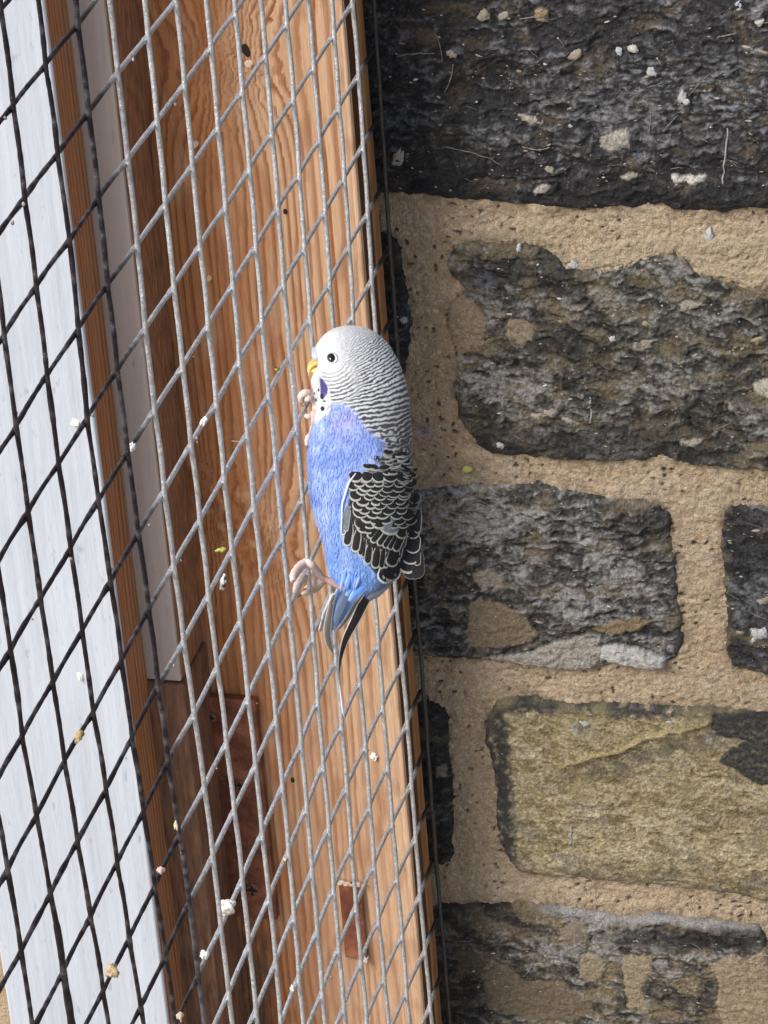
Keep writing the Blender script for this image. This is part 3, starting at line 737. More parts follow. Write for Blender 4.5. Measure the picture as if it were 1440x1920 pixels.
def wire_color(c, r, seed):
    """black flaking coat on the left columns, bare zinc on the right"""
    p = c*9.0; q_ = r*9.0
    n = .55*fbm(p*1.0+seed, q_*1.0, 300+seed % 7, 3) + .35*vnoise(p*3.3, q_*3.3+seed, 310)
    edge = 2.75 - 0.055*np.maximum(0, r-3)
    k = sstep(-.55, .45, (edge-c)/1.1 + .55*n)
    z = np.array([.63, .655, .69])*(1+.16*n)[:, None]
    z = mixc(z, (.76, .74, .70), sstep(.35, .7, fbm(p*.6, q_*.6, 330+seed % 5, 3))*.6)
    d = np.array([.033, .026, .037])*(1+.5*n)[:, None]
    d = mixc(d, (.21, .205, .225), sstep(.05, .5, vnoise(p*2.2, q_*2.2, 340+seed % 9))*.55)
    c_ = z*(1-k[:, None]) + d*k[:, None]
    far = sstep(12.25, 12.6, c)                       # dark rusty ends, with the shade beside the wall put into the colour
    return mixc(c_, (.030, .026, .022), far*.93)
mesh_t = thing('wire_mesh', 'square welded wire mesh panel, black on the left and bare zinc on the right', 'wire mesh', (0, 5*S, ZLO))
C0, C1, R0, R1 = -6, 13, -6, 31
SUB = 14
def make_wire(cs, rs, off, seed, vertical):
    """cs, rs: node indices along the wire"""
    n = len(cs); t = np.arange(0, (n-1)*SUB+1)/SUB
    P = node(cs.astype(float), rs.astype(float))
    Pt = np.stack([np.interp(t, np.arange(n), P[:, k]) for k in range(3)], -1)
    # gentle sag between welds
    fr = t-np.floor(t); bow = np.sin(fr*np.pi)
    s1 = vnoise(np.floor(t)*1.31+seed*.77, t*0+.3, 51)
    if vertical: Pt[:, 1] += bow*s1*.0005
    else: Pt[:, 2] += bow*s1*.0005
    Pt[:, 0] += off + bow*.0002*np.sign(off)
    ct = np.interp(t, np.arange(n), cs); rt = np.interp(t, np.arange(n), rs)
    dark = sstep(3.0, 1.5, ct+.05*rt) if False else np.clip((2.4-ct)/1.5, 0, 1)
    lump = np.clip(fbm(t*2.1+seed*5.3, t*0+seed*1.7, 61, 3), -.5, 1)
    rad = WR*(1 + .07*lump + .05*vnoise(t*9, t*0+seed, 67) + dark*(-.15+.12*vnoise(t*11, t*0+seed*2.3, 68)+.30*np.maximum(0, lump)))
    weld = np.exp(-((fr-np.round(fr))/.06)**2)
    rad = rad*(1+(.22 if not vertical else .05)*weld)
    if vertical and abs(cs[0]+2) < .5:
        rad = rad*(1+.45*sstep(7.5, 9.0, rt)*(1+.3*lump))
    V, F = tube_np(Pt, rad, 8)
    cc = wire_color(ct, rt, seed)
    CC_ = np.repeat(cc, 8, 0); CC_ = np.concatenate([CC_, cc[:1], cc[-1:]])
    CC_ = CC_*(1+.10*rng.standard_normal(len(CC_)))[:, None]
    return mesh_mixed('wire', V, F, CC_)
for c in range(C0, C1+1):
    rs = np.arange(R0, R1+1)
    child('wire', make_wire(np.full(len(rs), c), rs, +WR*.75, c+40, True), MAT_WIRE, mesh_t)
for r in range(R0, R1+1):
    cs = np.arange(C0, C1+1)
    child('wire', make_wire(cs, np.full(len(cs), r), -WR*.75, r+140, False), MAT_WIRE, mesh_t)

# ------------------------------------------------------------------ the budgerigar
# design space: u right, v down (photo pixels at the bird's distance), w towards the camera; then leaned by TH
ANC = hit_col(690, 850, 8.0)
KPX = ((ANC-CAM)@FWD)/CAMF            # metres per pixel at the bird
TH = math.radians(15)
ct_, st_ = math.cos(TH), math.sin(TH)
VD = DOWN*ct_ - FWD*(-st_)*-1.0       # bird's own down axis (leans the head away from the camera)
VD = DOWN*ct_ - FWD*st_
WD = -FWD*ct_ - DOWN*st_ * -1.0
WD = -(FWD*ct_ + DOWN*st_) + 2*DOWN*st_   # towards camera and a little down the picture
WD = -FWD*ct_ + DOWN*st_
def D2W(u, v, w):
    u, v, w = np.broadcast_arrays(np.asarray(u, float), np.asarray(v, float), np.asarray(w, float))
    return ANC + KPX*((u-690)[..., None]*RIGHT + (v-850)[..., None]*VD + w[..., None]*WD)
def img_v(v, w): return 850+(v-850)*ct_+w*st_
def des_v(vi, w): return 850+(vi-850-w*st_)/ct_
ST = np.array([
 (608.0,653,657,1),(609,645,668,14),(612,630,684,27),(616,620,695,35),(621,612,703,40),(630,602,716,48),(640,595,726,53),(650,589,734,56),(657,588,738,57),(664,590,742,58),
 (672,593,746,58),(680,594,749,59),(690,592,754,60),(700,586,757,61),(710,583,760,62),(720,584,763,62),(730,586,765,63),(740,589,767,64),
 (760,592,769,68),(780,590,770,74),(800,585,772,79),(820,580,774,83),(850,577,775,86),(880,577,776,88),(900,578,776,88),(930,581,777,87),
 (950,585,776,85),(980,594,773,80),(1000,601,768,75),(1020,608,762,68),(1040,611,756,58),(1060,614,748,47),(1080,620,738,35),(1095,632,724,25),(1105,646,710,17),(1112,662,694,8)], float)
ST[:, 0] = 850+(ST[:, 0]-850)/ct_
def _sm(v, k):
    return np.interp(v, ST[:, 0], ST[:, k])
_vv = np.linspace(ST[0, 0], ST[-1, 0], 1600)
def _smooth(y, s):
    k = np.exp(-0.5*(np.arange(-3*s, 3*s+1)/s)**2); k /= k.sum()
    return np.convolve(np.pad(y, 3*s, mode='reflect', reflect_type='odd'), k, 'valid')
_L, _R, _B = [_smooth(_sm(_vv, k), 8) for k in (1, 2, 3)]
_g = (_vv-_vv[0])
def prof(v):
    return np.interp(v, _vv, _L), np.interp(v, _vv, _R), np.maximum(np.interp(v, _vv, _B), .5)
def near_w(u, v):
    l, r, b = prof(v); c = (l+r)/2; a_ = np.maximum((r-l)/2, .5)
    t = np.clip((u-c)/a_, -.995, .995)
    return b*np.sqrt(1-t*t)
def drape(u, vi, lift=0.0):
    """image position -> design position on the near side"""
    v = np.asarray(vi, float)+0.0
    for _ in range(8):
        v = .5*v+.5*des_v(vi, near_w(u, v)+lift)
    return u, v, near_w(u, v)+lift

def bars(x, y):
    """phase of the fine barring on crown, nape and mantle"""
    x_ = x+2.2*vnoise(x/13, y/13, 401)+1.0*vnoise(x/5, y/5, 402); y_ = y+2.6*vnoise(x/15, y/11, 403)+1.2*vnoise(x/5.5, y/4.5, 404)
    lo = sstep(770, 850, y)
    x_ = x_+lo*8*vnoise(x/12, y/9, 405); y_ = y_+lo*8*vnoise(x/11, y/9, 406)
    k = np.interp(y_, [600, 640, 680, 720, 760, 800, 860, 1100], [1.0, .85, .62, .42, .16, .10, .22, .3])
    k = k + .25*sstep(740, 775, x)*sstep(740, 800, y)
    ph = y_ + k*(x_-700)
    return ph
PER_Y = np.array([560, 620, 700, 760, 800, 860, 940, 1100.]); PER = np.array([6.2, 6.3, 6.9, 8.0, 9.6, 13.5, 17, 22.])
_py = np.linspace(400, 1400, 2001); _pc = np.cumsum((_py[1]-_py[0])/np.interp(_py, PER_Y, PER))
def barfun(x, y):
    ph = np.interp(bars(x, y), _py, _pc); fr = ph-np.floor(ph)
    d = np.abs(fr-.5)*2                                   # 0 at the middle of a dark bar
    return d
def body_color(x, y):
    """albedo at image position on the near side"""
    n1 = fbm(x/34, y/34, 411, 4); n2 = vnoise(x/4.5, y/9, 412); n3 = vnoise(x/11, y/16, 413)
    white = np.broadcast_to(np.array([.62, .63, .645]), x.shape+(3,)).copy()
    white = mixc(white, (.70, .67, .56), np.exp(-((x-592)/14)**2-((y-640)/22)**2)*.7)
    white = mixc(white, (.76, .77, .78), np.exp(-((x-610)/34)**2-((y-690)/50)**2))
    # barring
    d = barfun(x, y)
    duty = np.interp(y, [600, 640, 700, 760, 820, 880, 960], [.26, .34, .43, .50, .60, .70, .74]) + .17*sstep(715, 770, x)*sstep(660, 800, y)
    duty = duty + .08*n3 + .34*sstep(770, 830, y)*vnoise(x/8, y/7, 415)
    bm_ = 1-sstep(duty-.14, duty+.14, d)
    face = 1-sstep(-10, 26, (x-636)*.62+(640-y)*-.10+(y-640)*.0 - 4 + 6*n3)   # clear mask of the face
    strength = np.clip(sstep(628, 668, x+.25*(y-640))*.55 + sstep(655, 712, x+.25*(y-650))*.45, 0, 1)
    strength = strength*(1-.45*sstep(640, 616, y))
    # radiating thin lines above the eye
    c1 = bm_*strength
    # cheek arcs
    dx, dy = x-618, (y-668)*1.0
    rr = np.sqrt(dx*dx*.92+dy*dy)+1.6*vnoise(x/9, y/9, 421)+.8*vnoise(x/4, y/4, 422)
    fr = rr/7.2-np.floor(rr/7.2)
    arc = 1-sstep(.30, .62, np.abs(fr-.5)*2)
    inch = sstep(27, 33, rr)*(1-sstep(82, 92, rr))*sstep(600, 606, x)*sstep(-.05, .35, dy/(rr+1)+.15*dx/(rr+1))*(1-sstep(652, 676, x-.2*(y-700)))
    low = sstep(672, 690, y)
    arc = arc*inch*low*np.interp(rr, [28, 45, 70, 90], [.45, .6, .9, .95])
    c1 = c1*(1-np.clip(inch*low*1.4, 0, 1))*(1-.9*np.exp(-((x-623)/19)**2-((y-673)/17)**2))
    wh = mixc(white, (.028, .027, .030), np.clip(c1, 0, 1)*.95)
    wh = mixc(wh, (.035, .034, .038), np.clip(arc, 0, 1)*.93)
    wh = wh*(1+.07*n2)[..., None]
    # greyer ground towards the back
    wh = mixc(wh, (.27, .265, .25), sstep(690, 768, x+.12*(y-700))*sstep(640, 800, y)*(1-c1)*.72)
    # blue front
    bx = np.interp(y, [700, 752, 760, 772, 790, 812, 825, 850, 872, 900, 1000, 1200], [575, 600, 648, 664, 676, 694, 716, 722, 712, 740, 760, 780])
    top = np.interp(x, [560, 596, 604, 615, 650, 700], [786, 790, 784, 756, 750, 760])
    bl = sstep(-9, 9, bx-x+5*n3+4*vnoise(x/3, y/14, 431))*sstep(-6, 8, y-top+3*n3)
    blue = np.broadcast_to(np.array([.275, .385, .77]), x.shape+(3,)).copy()
    blue = mixc(blue, (.43, .42, .78), np.exp(-((x-650)/34)**2-((y-785)/32)**2)*.85)
    blue = mixc(blue, (.43, .56, .86), sstep(-.1, .5, n1)*.65)
    blue = mixc(blue, (.165, .285, .70), sstep(.0, .55, fbm(x/26, y/40, 433, 3))*.5)
    blue = mixc(blue, (.21, .41, .80), sstep(940, 1060, y)*.65)
    blue = mixc(blue, (.55, .62, .72), np.exp(-((x-650)/9)**2-((y-1052)/22)**2)*.7*(.6+.4*n2))
    blue = mixc(blue, (.52, .60, .80), np.exp(-((x-612)/6)**2-((y-965)/26)**2)*.45)
    blue = mixc(blue, (.55, .56, .74), np.exp(-((x-585)/7)**2-((y-790)/20)**2)*.35)
    blue = blue*(1+.09*n2)[..., None]
    c = wh*(1-bl[..., None]) + blue*bl[..., None]
    wg = sdf_poly(x, y, [(668,900),(720,896),(790,888),(799,1000),(793,1070),(745,1074),(708,1086),(690,1064),(668,1034),(645,1018),(645,960),(655,912)])
    c = mixc(c, (.03, .028, .027), sstep(2, 8, wg))
    # lower back turns blue grey
    c = mixc(c, (.16, .20, .29), sstep(1070, 1092, y)*sstep(690, 720, x)*.8)
    # throat marks
    thr = 1-sstep(-1, 3, np.hypot((x-600)/1.0, (y-752)/1.9)-20)
    c = mixc(c, (.68, .69, .71), thr*.95*(1-sstep(770, 786, y)))
    P_ = [(598, 706), (606, 712), (612, 720), (615.5, 730), (614, 738), (610, 745), (606, 749), (602, 746), (601.5, 730), (600, 719)]
    m = sstep(-1.2, 1.0, sdf_poly(x, y, P_)+1.1*n3+.9*vnoise(x/3, y/3, 441))
    c = mixc(c, (.052, .038, .215), m*.96)
    c = mixc(c, (.20, .15, .50), np.exp(-((x-611)/3.5)**2-((y-742)/5)**2)*m*.6)
    for (sx, sy, ra, rb) in ((604, 743, 3.6, 6), (597, 731, 2.0, 3.2), (592.5, 749.5, 2.0, 4), (605, 766.5, 4.4, 5), (589, 737, 1.4, 2.4), (608, 752.5, 3.2, 2.0)):
        q_ = np.hypot((x-sx)/ra, (y-sy)/rb)
        c = mixc(c, (.016, .013, .020), 1-sstep(.75, 1.15, q_))
    return c, c1*1.0, bl

bird = thing('budgerigar', 'blue and white budgerigar clinging upright to the wire mesh', 'bird', tuple(ANC))
MAT_FEATHER = attr_mat('plumage', .75, 1500, .88, 1.10, .0003, .2)
MAT_FEATHER.node_tree.nodes['Principled BSDF'].inputs['Sheen Weight'].default_value = .25
NS, NA = 470, 340
# denser slices near the crown
vs = ST[0, 0]+(ST[-1, 0]-ST[0, 0])*np.linspace(0, 1, NS)**1.12
an = np.linspace(0, 2*np.pi, NA, endpoint=False)
l, r, b = prof(vs)
# close crown and vent roundly
capT = np.sqrt(np.clip((vs-vs[0])/10, 0.002, 1)); 
cc_, aa_ = (l+r)/2, np.maximum((r-l)/2, .6)
U = cc_[:, None]+aa_[:, None]*np.cos(an); W = b[:, None]*np.sin(an); Vv = np.repeat(vs[:, None], NA, 1)
IM = img_v(Vv, np.abs(W))
colr, c1, bl = body_color(U, IM)
# feather relief: raised pale edges, soft clumps
rel = -1.1*c1 + .9*fbm(U/20, IM/34, 451, 2)*bl + .45*vnoise(U/5, IM/16, 452) + .9*vnoise(U/12, IM/16, 453)
rel = rel*sstep(vs[0], vs[0]+22, Vv)
nx_ = np.cos(an)[None]*np.ones_like(U); nw_ = np.sin(an)[None]*np.ones_like(U)
# socket round the eye, cheek bulge
ch = 3.0*np.exp(-((U-640)/26)**2-((IM-715)/26)**2)
rel = rel + ch
U2 = U+rel*nx_; W2 = W+rel*nw_
P = D2W(U2, Vv, W2).reshape(-1, 3)
F = grid_faces(NS, NA, wrap=True)
P = np.concatenate([P, D2W([cc_[0], cc_[-1]], [vs[0]-1.0, vs[-1]+2], [0, 0])])
a0 = np.arange(NA); b0 = (a0+1) % NA; k = (NS-1)*NA
F = np.concatenate([F, np.stack([np.full(NA, NS*NA), b0, a0, a0], 1), np.stack([np.full(NA, NS*NA+1), a0+k, b0+k, b0+k], 1)])
Cb = np.concatenate([colr.reshape(-1, 3), colr[0, :1], colr[-1, :1]])
child('body', mesh_mixed('body', P, F, Cb), MAT_FEATHER, bird)

MAT_EYE = MB('eye_black', .06, 0, .8); MAT_EYE.b.inputs['Base Color'].default_value = (.004, .003, .003, 1); MAT_EYE = MAT_EYE.m
MAT_SKIN = attr_mat('pink_skin', .55, 2500, .85, 1.12, .0002, .35)
MAT_SKIN.node_tree.nodes['Principled BSDF'].inputs['Subsurface Weight'].default_value = .15
MAT_SKIN.node_tree.nodes['Principled BSDF'].inputs['Subsurface Radius'].default_value = (.002, .001, .0008)
def bl_ellipsoid(u, v, w, ru, rv, rw, nu=24, nv=16):
    V, F = ellipsoid_np((0, 0, 0), np.eye(3), nu, nv)
    return D2W(u+V[:, 0]*ru, v+V[:, 1]*rv, w+V[:, 2]*rw), F
def tinted(V, c, amt=.06): return np.array(c)[None]*(1+amt*rng.standard_normal(len(V)))[:, None]
for sgn in (1, -1):
    u0, v0, w0 = drape(np.array(623.), np.array(671.))
    V, F = bl_ellipsoid(u0, v0, sgn*(w0-2.8), 8.9, 8.9, 6.8)
    eye = child('eye', mesh_np('eye', V, F), MAT_EYE, bird)
    t = np.linspace(0, 2*np.pi, 41)
    V, F = tube_np(D2W(u0+9.9*np.cos(t), v0+10.0*np.sin(t), sgn*(near_w(u0+9.9*np.cos(t), v0+10.0*np.sin(t))+.8)), 1.2*KPX, 8)
    ring = obj('eye_ring', mesh_mixed('eye_ring', V, F, tinted(V, (.50, .49, .51))), MAT_SKIN); ring.parent = eye
# beak: hooked upper mandible and small lower one
def flat_tube(pts, rads, wf, sides=16, sub=6):
    """swept in the u,v plane; wf scales the radius across (w)"""
    pts = np.array(pts, float); n = len(pts); t = np.linspace(0, n-1, (n-1)*sub+1)
    q_ = np.stack([np.interp(t, np.arange(n), pts[:, k]) for k in range(pts.shape[1])], -1)
    rr = np.interp(t, np.arange(n), rads)
    for _ in range(3):
        q_[1:-1] = (q_[:-2]+2*q_[1:-1]+q_[2:])/4; rr[1:-1] = (rr[:-2]+2*rr[1:-1]+rr[2:])/4
    T = np.gradient(q_[:, :2], axis=0); T /= np.linalg.norm(T, axis=1)[:, None]+1e-9
    N = np.stack([-T[:, 1], T[:, 0]], -1); a_ = np.arange(sides)/sides*2*np.pi
    uu = q_[:, 0:1]+rr[:, None]*np.cos(a_)*N[:, 0:1]; vv = q_[:, 1:2]+rr[:, None]*np.cos(a_)*N[:, 1:2]
    ww = (q_[:, 2:3] if pts.shape[1] > 2 else 0)+rr[:, None]*np.sin(a_)*wf
    V = D2W(uu, vv, ww).reshape(-1, 3); F = grid_faces(len(t), sides, wrap=True)
    V = np.concatenate([V, D2W(q_[[0, -1], 0], q_[[0, -1], 1], q_[[0, -1], 2] if pts.shape[1] > 2 else 0)])
    k0 = len(t)*sides; a0 = np.arange(sides); b0 = (a0+1) % sides; kk = (len(t)-1)*sides
    F = np.concatenate([F, np.stack([np.full(sides, k0), b0, a0, a0], 1), np.stack([np.full(sides, k0+1), a0+kk, b0+kk, b0+kk], 1)])
    return V, F
MAT_BEAK = attr_mat('horn', .32, 1800, .9, 1.1, .0001, .5)
dv = lambda y, w=0: float(des_v(y, w))
V, F = flat_tube([(605, dv(671), 0), (595, dv(674), 0), (587.5, dv(678), 0), (582, dv(684), 0), (579, dv(692), 0), (578.5, dv(698), 0), (579.5, dv(703), 0)], [10.5, 9.8, 8.2, 6.4, 4.2, 2.3, .6], 1.9)
child('beak', mesh_mixed('beak', V, F, tinted(V, (.72, .50, .16), .04)), MAT_BEAK, bird)
V, F = flat_tube([(606, dv(690), 0), (595, dv(691), 0), (588, dv(692), 0), (583.5, dv(694), 0)], [9, 8.5, 6.5, 3.5], 1.7)
o = child('lower_beak', mesh_mixed('lower_beak', V, F, tinted(V, (.74, .62, .24), .03)), MAT_BEAK, bird)
MAT_CERE = attr_mat('cere_skin', .45, 2000, .92, 1.08, .0001, .4)
Vs = []
for sgn in (1, -1): Vs.append(bl_ellipsoid(592.5, dv(660.5, 0), sgn*11, 9.6, 11.5, 13.5))
V, F = join_np(Vs)
ce = child('cere', mesh_np('cere', V, F, tinted(V, (.64, .68, .86), .03)), MAT_CERE, bird)

# feathers ------------------------------------------------------------
MAT_VANE_DARK = plain_mat('black_vane', (.015, .013, .013), .75, 1600, .5, .0003, .3, scale=(1, 1, .25))
MAT_VANE_EDGE = plain_mat('pale_vane_edge', (.41, .41, .365), .75, 1200, .25, .0002, .25)
MAT_VANE_MID = plain_mat('dull_vane_edge', (.33, .325, .29), .7, 1200, .18, .0002, .25)
MAT_VANE_DIM = plain_mat('dim_vane_edge', (.17, .16, .145), .7, 1200, .25, .0002, .25)
MAT_VANE_WHITE = plain_mat('white_vane', (.78, .80, .83), .7, 1200, .08, .0002, .25)
MAT_VANE_GREY = plain_mat('grey_vane', (.15, .165, .19), .6, 900, .3, .0003, .25)
MAT_VANE_BLUE = plain_mat('blue_vane', (.16, .34, .80), .65, 900, .15, .0003, .25)
MAT_VANE_PBLUE = plain_mat('pale_blue_vane', (.33, .48, .80), .65, 900, .15, .0003, .25)
MAT_VANE_TAUPE = plain_mat('taupe_vane', (.30, .28, .27), .65, 900, .2, .0003, .25)
NSV = 15
def feather_grid(edge, ratio):
    """unit feather: s 0 base..1 tip, t -1..1; returns rows of (s, t, is_edge)"""
    return np.linspace(0, 1, NSV)
def wing_feather(tip, ang, L, Wd, edge, lift, layer, mats, parent, name='feather', bow=0.0, square=.55, sgn=1, side=.8, base=-.7, lscale=.12):
    """tip in photo px, ang = direction base->tip (deg, 90 = straight down the picture), L, Wd length and width in px,
       edge = width of the pale border in px"""
    dx, dy = math.cos(math.radians(ang)), math.sin(math.radians(ang)); nx_, ny_ = -dy, dx
    s = np.linspace(0, 1, NSV)
    # outline half width
    def half(s_, Wd_, L_):
        tipr = np.clip((1-s_)*L_/(Wd_*square), 0, 1)
        return Wd_/2*np.sqrt(np.maximum(0, 1-(1-tipr)**2))*(.62+.38*sstep(0, .35, s_))
    cols = [-1, -.5, 0, .5, 1]
    # inner (dark) outline: shrunk towards the base
    Li = L-edge*1.35; Wi = max(Wd-2*edge*side, Wd*.25)
    rows_o = [(s_*L, half(np.array(s_), Wd, L)) for s_ in np.concatenate([np.linspace(0, .7, 7), np.linspace(.78, 1, 8)])]
    rows_i = [(s_*Li, half(np.array(s_), Wi, Li)) for s_ in np.concatenate([np.linspace(0, .7, 7), np.linspace(.78, 1, 8)])]
    n = len(rows_o); Vuv = []; hh = []
    for (so, ho), (si, hi) in zip(rows_o, rows_i):
        for sp, t in ((so, -ho), (si, -hi), (si, -hi*.5), (si, 0), (si, hi*.5), (si, hi), (so, ho)):
            q_ = sp-L; bend = bow*(sp/L)**2
            Vuv.append((tip[0]+dx*q_+nx_*(t+bend-bow), tip[1]+dy*q_+ny_*(t+bend-bow)))
            hh.append(lift*(sp/L)**1.25 + min(1.6, Wd/22)*(1-(t/(Wd/2+1e-6))**2) - .5*abs(t)/(Wd/2))
    Vuv = np.array(Vuv); hh = np.array(hh)
    q_ = drape(Vuv[:, 0], Vuv[:, 1], base+layer*lscale)
    P = D2W(q_[0], q_[1], sgn*(q_[2]+hh))
    F = []; fm = []
    for i in range(n-1):
        for j in range(6):
            a_ = i*7+j; F.append((a_, a_+1, a_+8, a_+7)); fm.append(1 if j in (0, 5) else 0)
    # pale tip between the inner end and the outer end is closed by the last outer row
    a_ = (n-1)*7
    me = mesh_np('feather', P, np.array(F), smooth=True, mats=mats, fmat=np.array(fm))
    o = bpy.data.objects.new(name, me); COL.objects.link(o); o.parent = parent
    return o
wing = bpy.data.objects.new('wing', None); COL.objects.link(wing); wing.parent = bird; wing.location = -Vector(ANC); wing.empty_display_size = .01
DM = [MAT_VANE_DARK, MAT_VANE_MID]; DD = [MAT_VANE_DARK, MAT_VANE_DIM]; DP = [MAT_VANE_DARK, MAT_VANE_EDGE]; DW = [MAT_VANE_DARK, MAT_VANE_WHITE]; GW = [MAT_VANE_GREY, MAT_VANE_WHITE]; GP = [MAT_VANE_GREY, MAT_VANE_EDGE]
def Q(x, y): return (620+x/7.11, 840+y/7.11)
# each: tip (crop px), angle, length, width, edge, kind
WF = []
# long flight feathers at the bottom and right
WF += [(Q(1130,1735), 88, 62, 34, .8, DD, 0), (Q(1060,1735), 96, 52, 32, .9, DD, 0),
       (Q(700,1790), 112, 55, 34, 3.0, DW, 1), (Q(760,1760), 108, 52, 38, 3.2, DP, 1)]
WF += [(Q(170,1150), 98, 52, 9, 1.2, GW, 0), (Q(205,1110), 98, 48, 10, 1.6, GP, 0)]
WF += [(Q(1000,1660), 100, 40, 34, 3.0, DP, 1.5), (Q(1040,1540), 100, 38, 34, 2.4, DP, 2.2), (Q(1080,1395), 97, 38, 28, 2.0, DP, 3), (Q(1085,1205), 94, 40, 26, 2.0, DM, 4)]
WF += [(Q(1150,1130), 94, 44, 14, 1.4, DM, 3), (Q(1150,1560), 90, 44, 14, 1.4, DM, 1)]
# greater coverts: the pale scalloped hem
for (x, y, a_, L, w_, e_) in ((215,1300,101,42,17,2.6),(325,1380,100,40,17,2.6),(395,1430,99,34,11,2.4),(430,1450,98,34,9,2.2),(490,1540,98,36,15,2.6),(590,1595,98,38,17,2.6),(672,1600,98,36,13,2.4),(728,1590,100,34,10,2.2),(790,1570,108,36,24,2.6)):
    WF.append((Q(x, y), a_, L, w_, e_, DP, 2.5))
# median coverts
for (x, y, a_, L, w_, e_) in ((395,1115,118,30,26,2.4),(500,1190,130,32,14,2.3),(545,1250,130,34,14,2.3),(630,1290,128,34,13,2.2),(705,1320,125,34,13,2.2),(770,1345,122,36,12,2.2),(850,1370,115,40,16,2.4),(900,1190,120,34,26,2.6)):
    WF.append((Q(x, y), a_, L, w_, e_, DP, 3.6))
WF += [(Q(770,1150), 100, 36, 42, 3.2, GP, 4.6), (Q(620,1070), 105, 32, 30, 2.8, DP, 4.6), (Q(470,1130), 110, 24, 30, 2.4, DP, 4.2)]
# lesser coverts: staggered ragged rows
k = 0
y = 1075
while y > 440:
    xl = float(np.interp(y, [440, 560, 650, 800, 1060], [350, 300, 330, 370, 400])); x = xl + (70 if k % 2 else 0)
    sp_ = random.uniform(140, 170)
    while x < 1120:
        jx, jy = random.uniform(-16, 16), random.uniform(-9, 9)
        mt = DP if x+random.uniform(-140, 140) < 760 else (DM if x+random.uniform(-120, 120) < 1030 else DD)
        WF.append((Q(x+jx, y+jy+.05*(x-600)*math.sin(k)), 100-20*(x-350)/850+random.uniform(-9, 9), 20, random.uniform(22, 30), random.uniform(1.7, 2.7)*(1.15 if x < 640 else .85), mt, 4.6+k*.26+random.uniform(-.1, .1)))
        x += sp_*random.uniform(.85, 1.12)
    y -= random.uniform(56, 68); k += 1
# shoulder and mantle feathers that close over the top of the wing
for i in range(44):
    ty = random.uniform(0, 1); y = 500-ty*430; x = random.uniform(float(np.interp(y, [70, 150, 300, 500], [760, 690, 470, 330])), 1060)
    WF.append((Q(x, y), random.uniform(78, 108), random.uniform(8, 12), random.uniform(18, 30), random.uniform(1.8, 3.0), random.choice([DM, DM, DP, DD]), 6.6+ty*2))
for (tip, a_, L, w_, e_, mt, lay) in sorted(WF, key=lambda q: q[-1]):
    wing_feather(tip, a_, L, w_, e_, 3.4 if L > 26 else (2.5 if L > 15 else 1.5), lay, mt, wing, side=(.8 if L > 30 else .45), square=(.28 if L < 15 else (.55 if w_ < 22 else .42)))
# white leading edge of the wing
t = np.linspace(0, 1, 24)
ux = np.interp(t, [0, .25, .6, 1], [668, 655, 643, 641]); uy = np.interp(t, [0, .25, .6, 1], [888, 906, 945, 1002])
q_ = drape(ux, uy, 3.5)
V, F = tube_np(D2W(q_[0], q_[1], q_[2]), np.interp(t, [0, .3, 1], [1.0, 2.6, 1.0])*KPX, 8)
le = obj('leading_edge', mesh_mixed('leading_edge', V, F), MAT_VANE_WHITE); le.parent = wing

# tail and legs are tied to real points: the tail tip leans into the mesh
tail = bpy.data.objects.new('tail', None); COL.objects.link(tail); tail.parent = bird; tail.location = -Vector(ANC); tail.empty_display_size = .01
def ribbon(path, widths, mats, parent, name, edge=.22, side=None, curl=.0008):
    """blade along world points; widths in px; edge fraction of half-width is the pale border (side: None both, -1, +1)"""
    path = np.array(path, float); n = len(path); t = np.linspace(0, n-1, (n-1)*6+1)
    Pp = np.stack([np.interp(t, np.arange(n), path[:, k]) for k in range(3)], -1)
    for _ in range(6): Pp[1:-1] = (Pp[:-2]+2*Pp[1:-1]+Pp[2:])/4
    wd = np.interp(t, np.arange(n), widths)*KPX/2
    T = np.gradient(Pp, axis=0); T /= np.linalg.norm(T, axis=1)[:, None]
    N = np.cross(T, FWD); N /= np.linalg.norm(N, axis=1)[:, None]; B = np.cross(T, N)
    lv = [-1, -(1-edge), 0, 1-edge, 1]
    V = np.concatenate([Pp[:, None]+N[:, None]*(wd[:, None]*np.array(lv))[..., None]+B[:, None]*(curl*(1-np.array(lv)**2)*np.minimum(1, wd[:, None]/(5*KPX)))[..., None]], 0).reshape(-1, 3)
    F = grid_faces(len(t), 5); fm = np.tile([1 if side in (None, -1) else 0, 0, 0, 1 if side in (None, 1) else 0], len(t)-1)
    me = mesh_np(name, V, F, mats=mats, fmat=fm)
    o = obj(name, me); o.parent = parent; return o
def B3(x, y, w=0): return D2W(x, des_v(y, w), w)
def N3(x, y, n): return hit_n(x, y, n)
def mid(a_, b_, t): return np.array(a_)*(1-t)+np.array(b_)*t
def along(px_list, Astart, Aend):
    """photo points px_list, depth running from that of Astart to that of Aend"""
    d0 = (Astart-CAM)@FWD; d1 = (Aend-CAM)@FWD; out = []
    for i, (x, y) in enumerate(px_list):
        out.append(CAM+ray(x, y)*lerp(d0, d1, i/(len(px_list)-1)))
    return out
b0_, tp = B3(690, 1095, -4), N3(636, 1275, .06)
ribbon(along([(706, 1092), (690, 1112), (668, 1160), (648, 1196), (638, 1232), (636, 1264)], b0_, tp), [20, 22, 19, 14, 8, 1], [MAT_VANE_DARK, MAT_VANE_WHITE], tail, 'tail_feather', .20, None)
ribbon(along([(690, 1098), (668, 1130), (648, 1165), (628, 1186)], b0_, N3(628, 1186, .03)), [8, 10, 10, 2], [MAT_VANE_GREY, MAT_VANE_WHITE], tail, 'tail_feather', .45, None)
ribbon(along([(652, 1096), (641, 1120), (634, 1150), (631, 1178)], B3(660, 1095, 6), N3(631, 1178, .0)), [14, 17, 13, 2], [MAT_VANE_BLUE, MAT_VANE_BLUE], tail, 'tail_feather', .2)
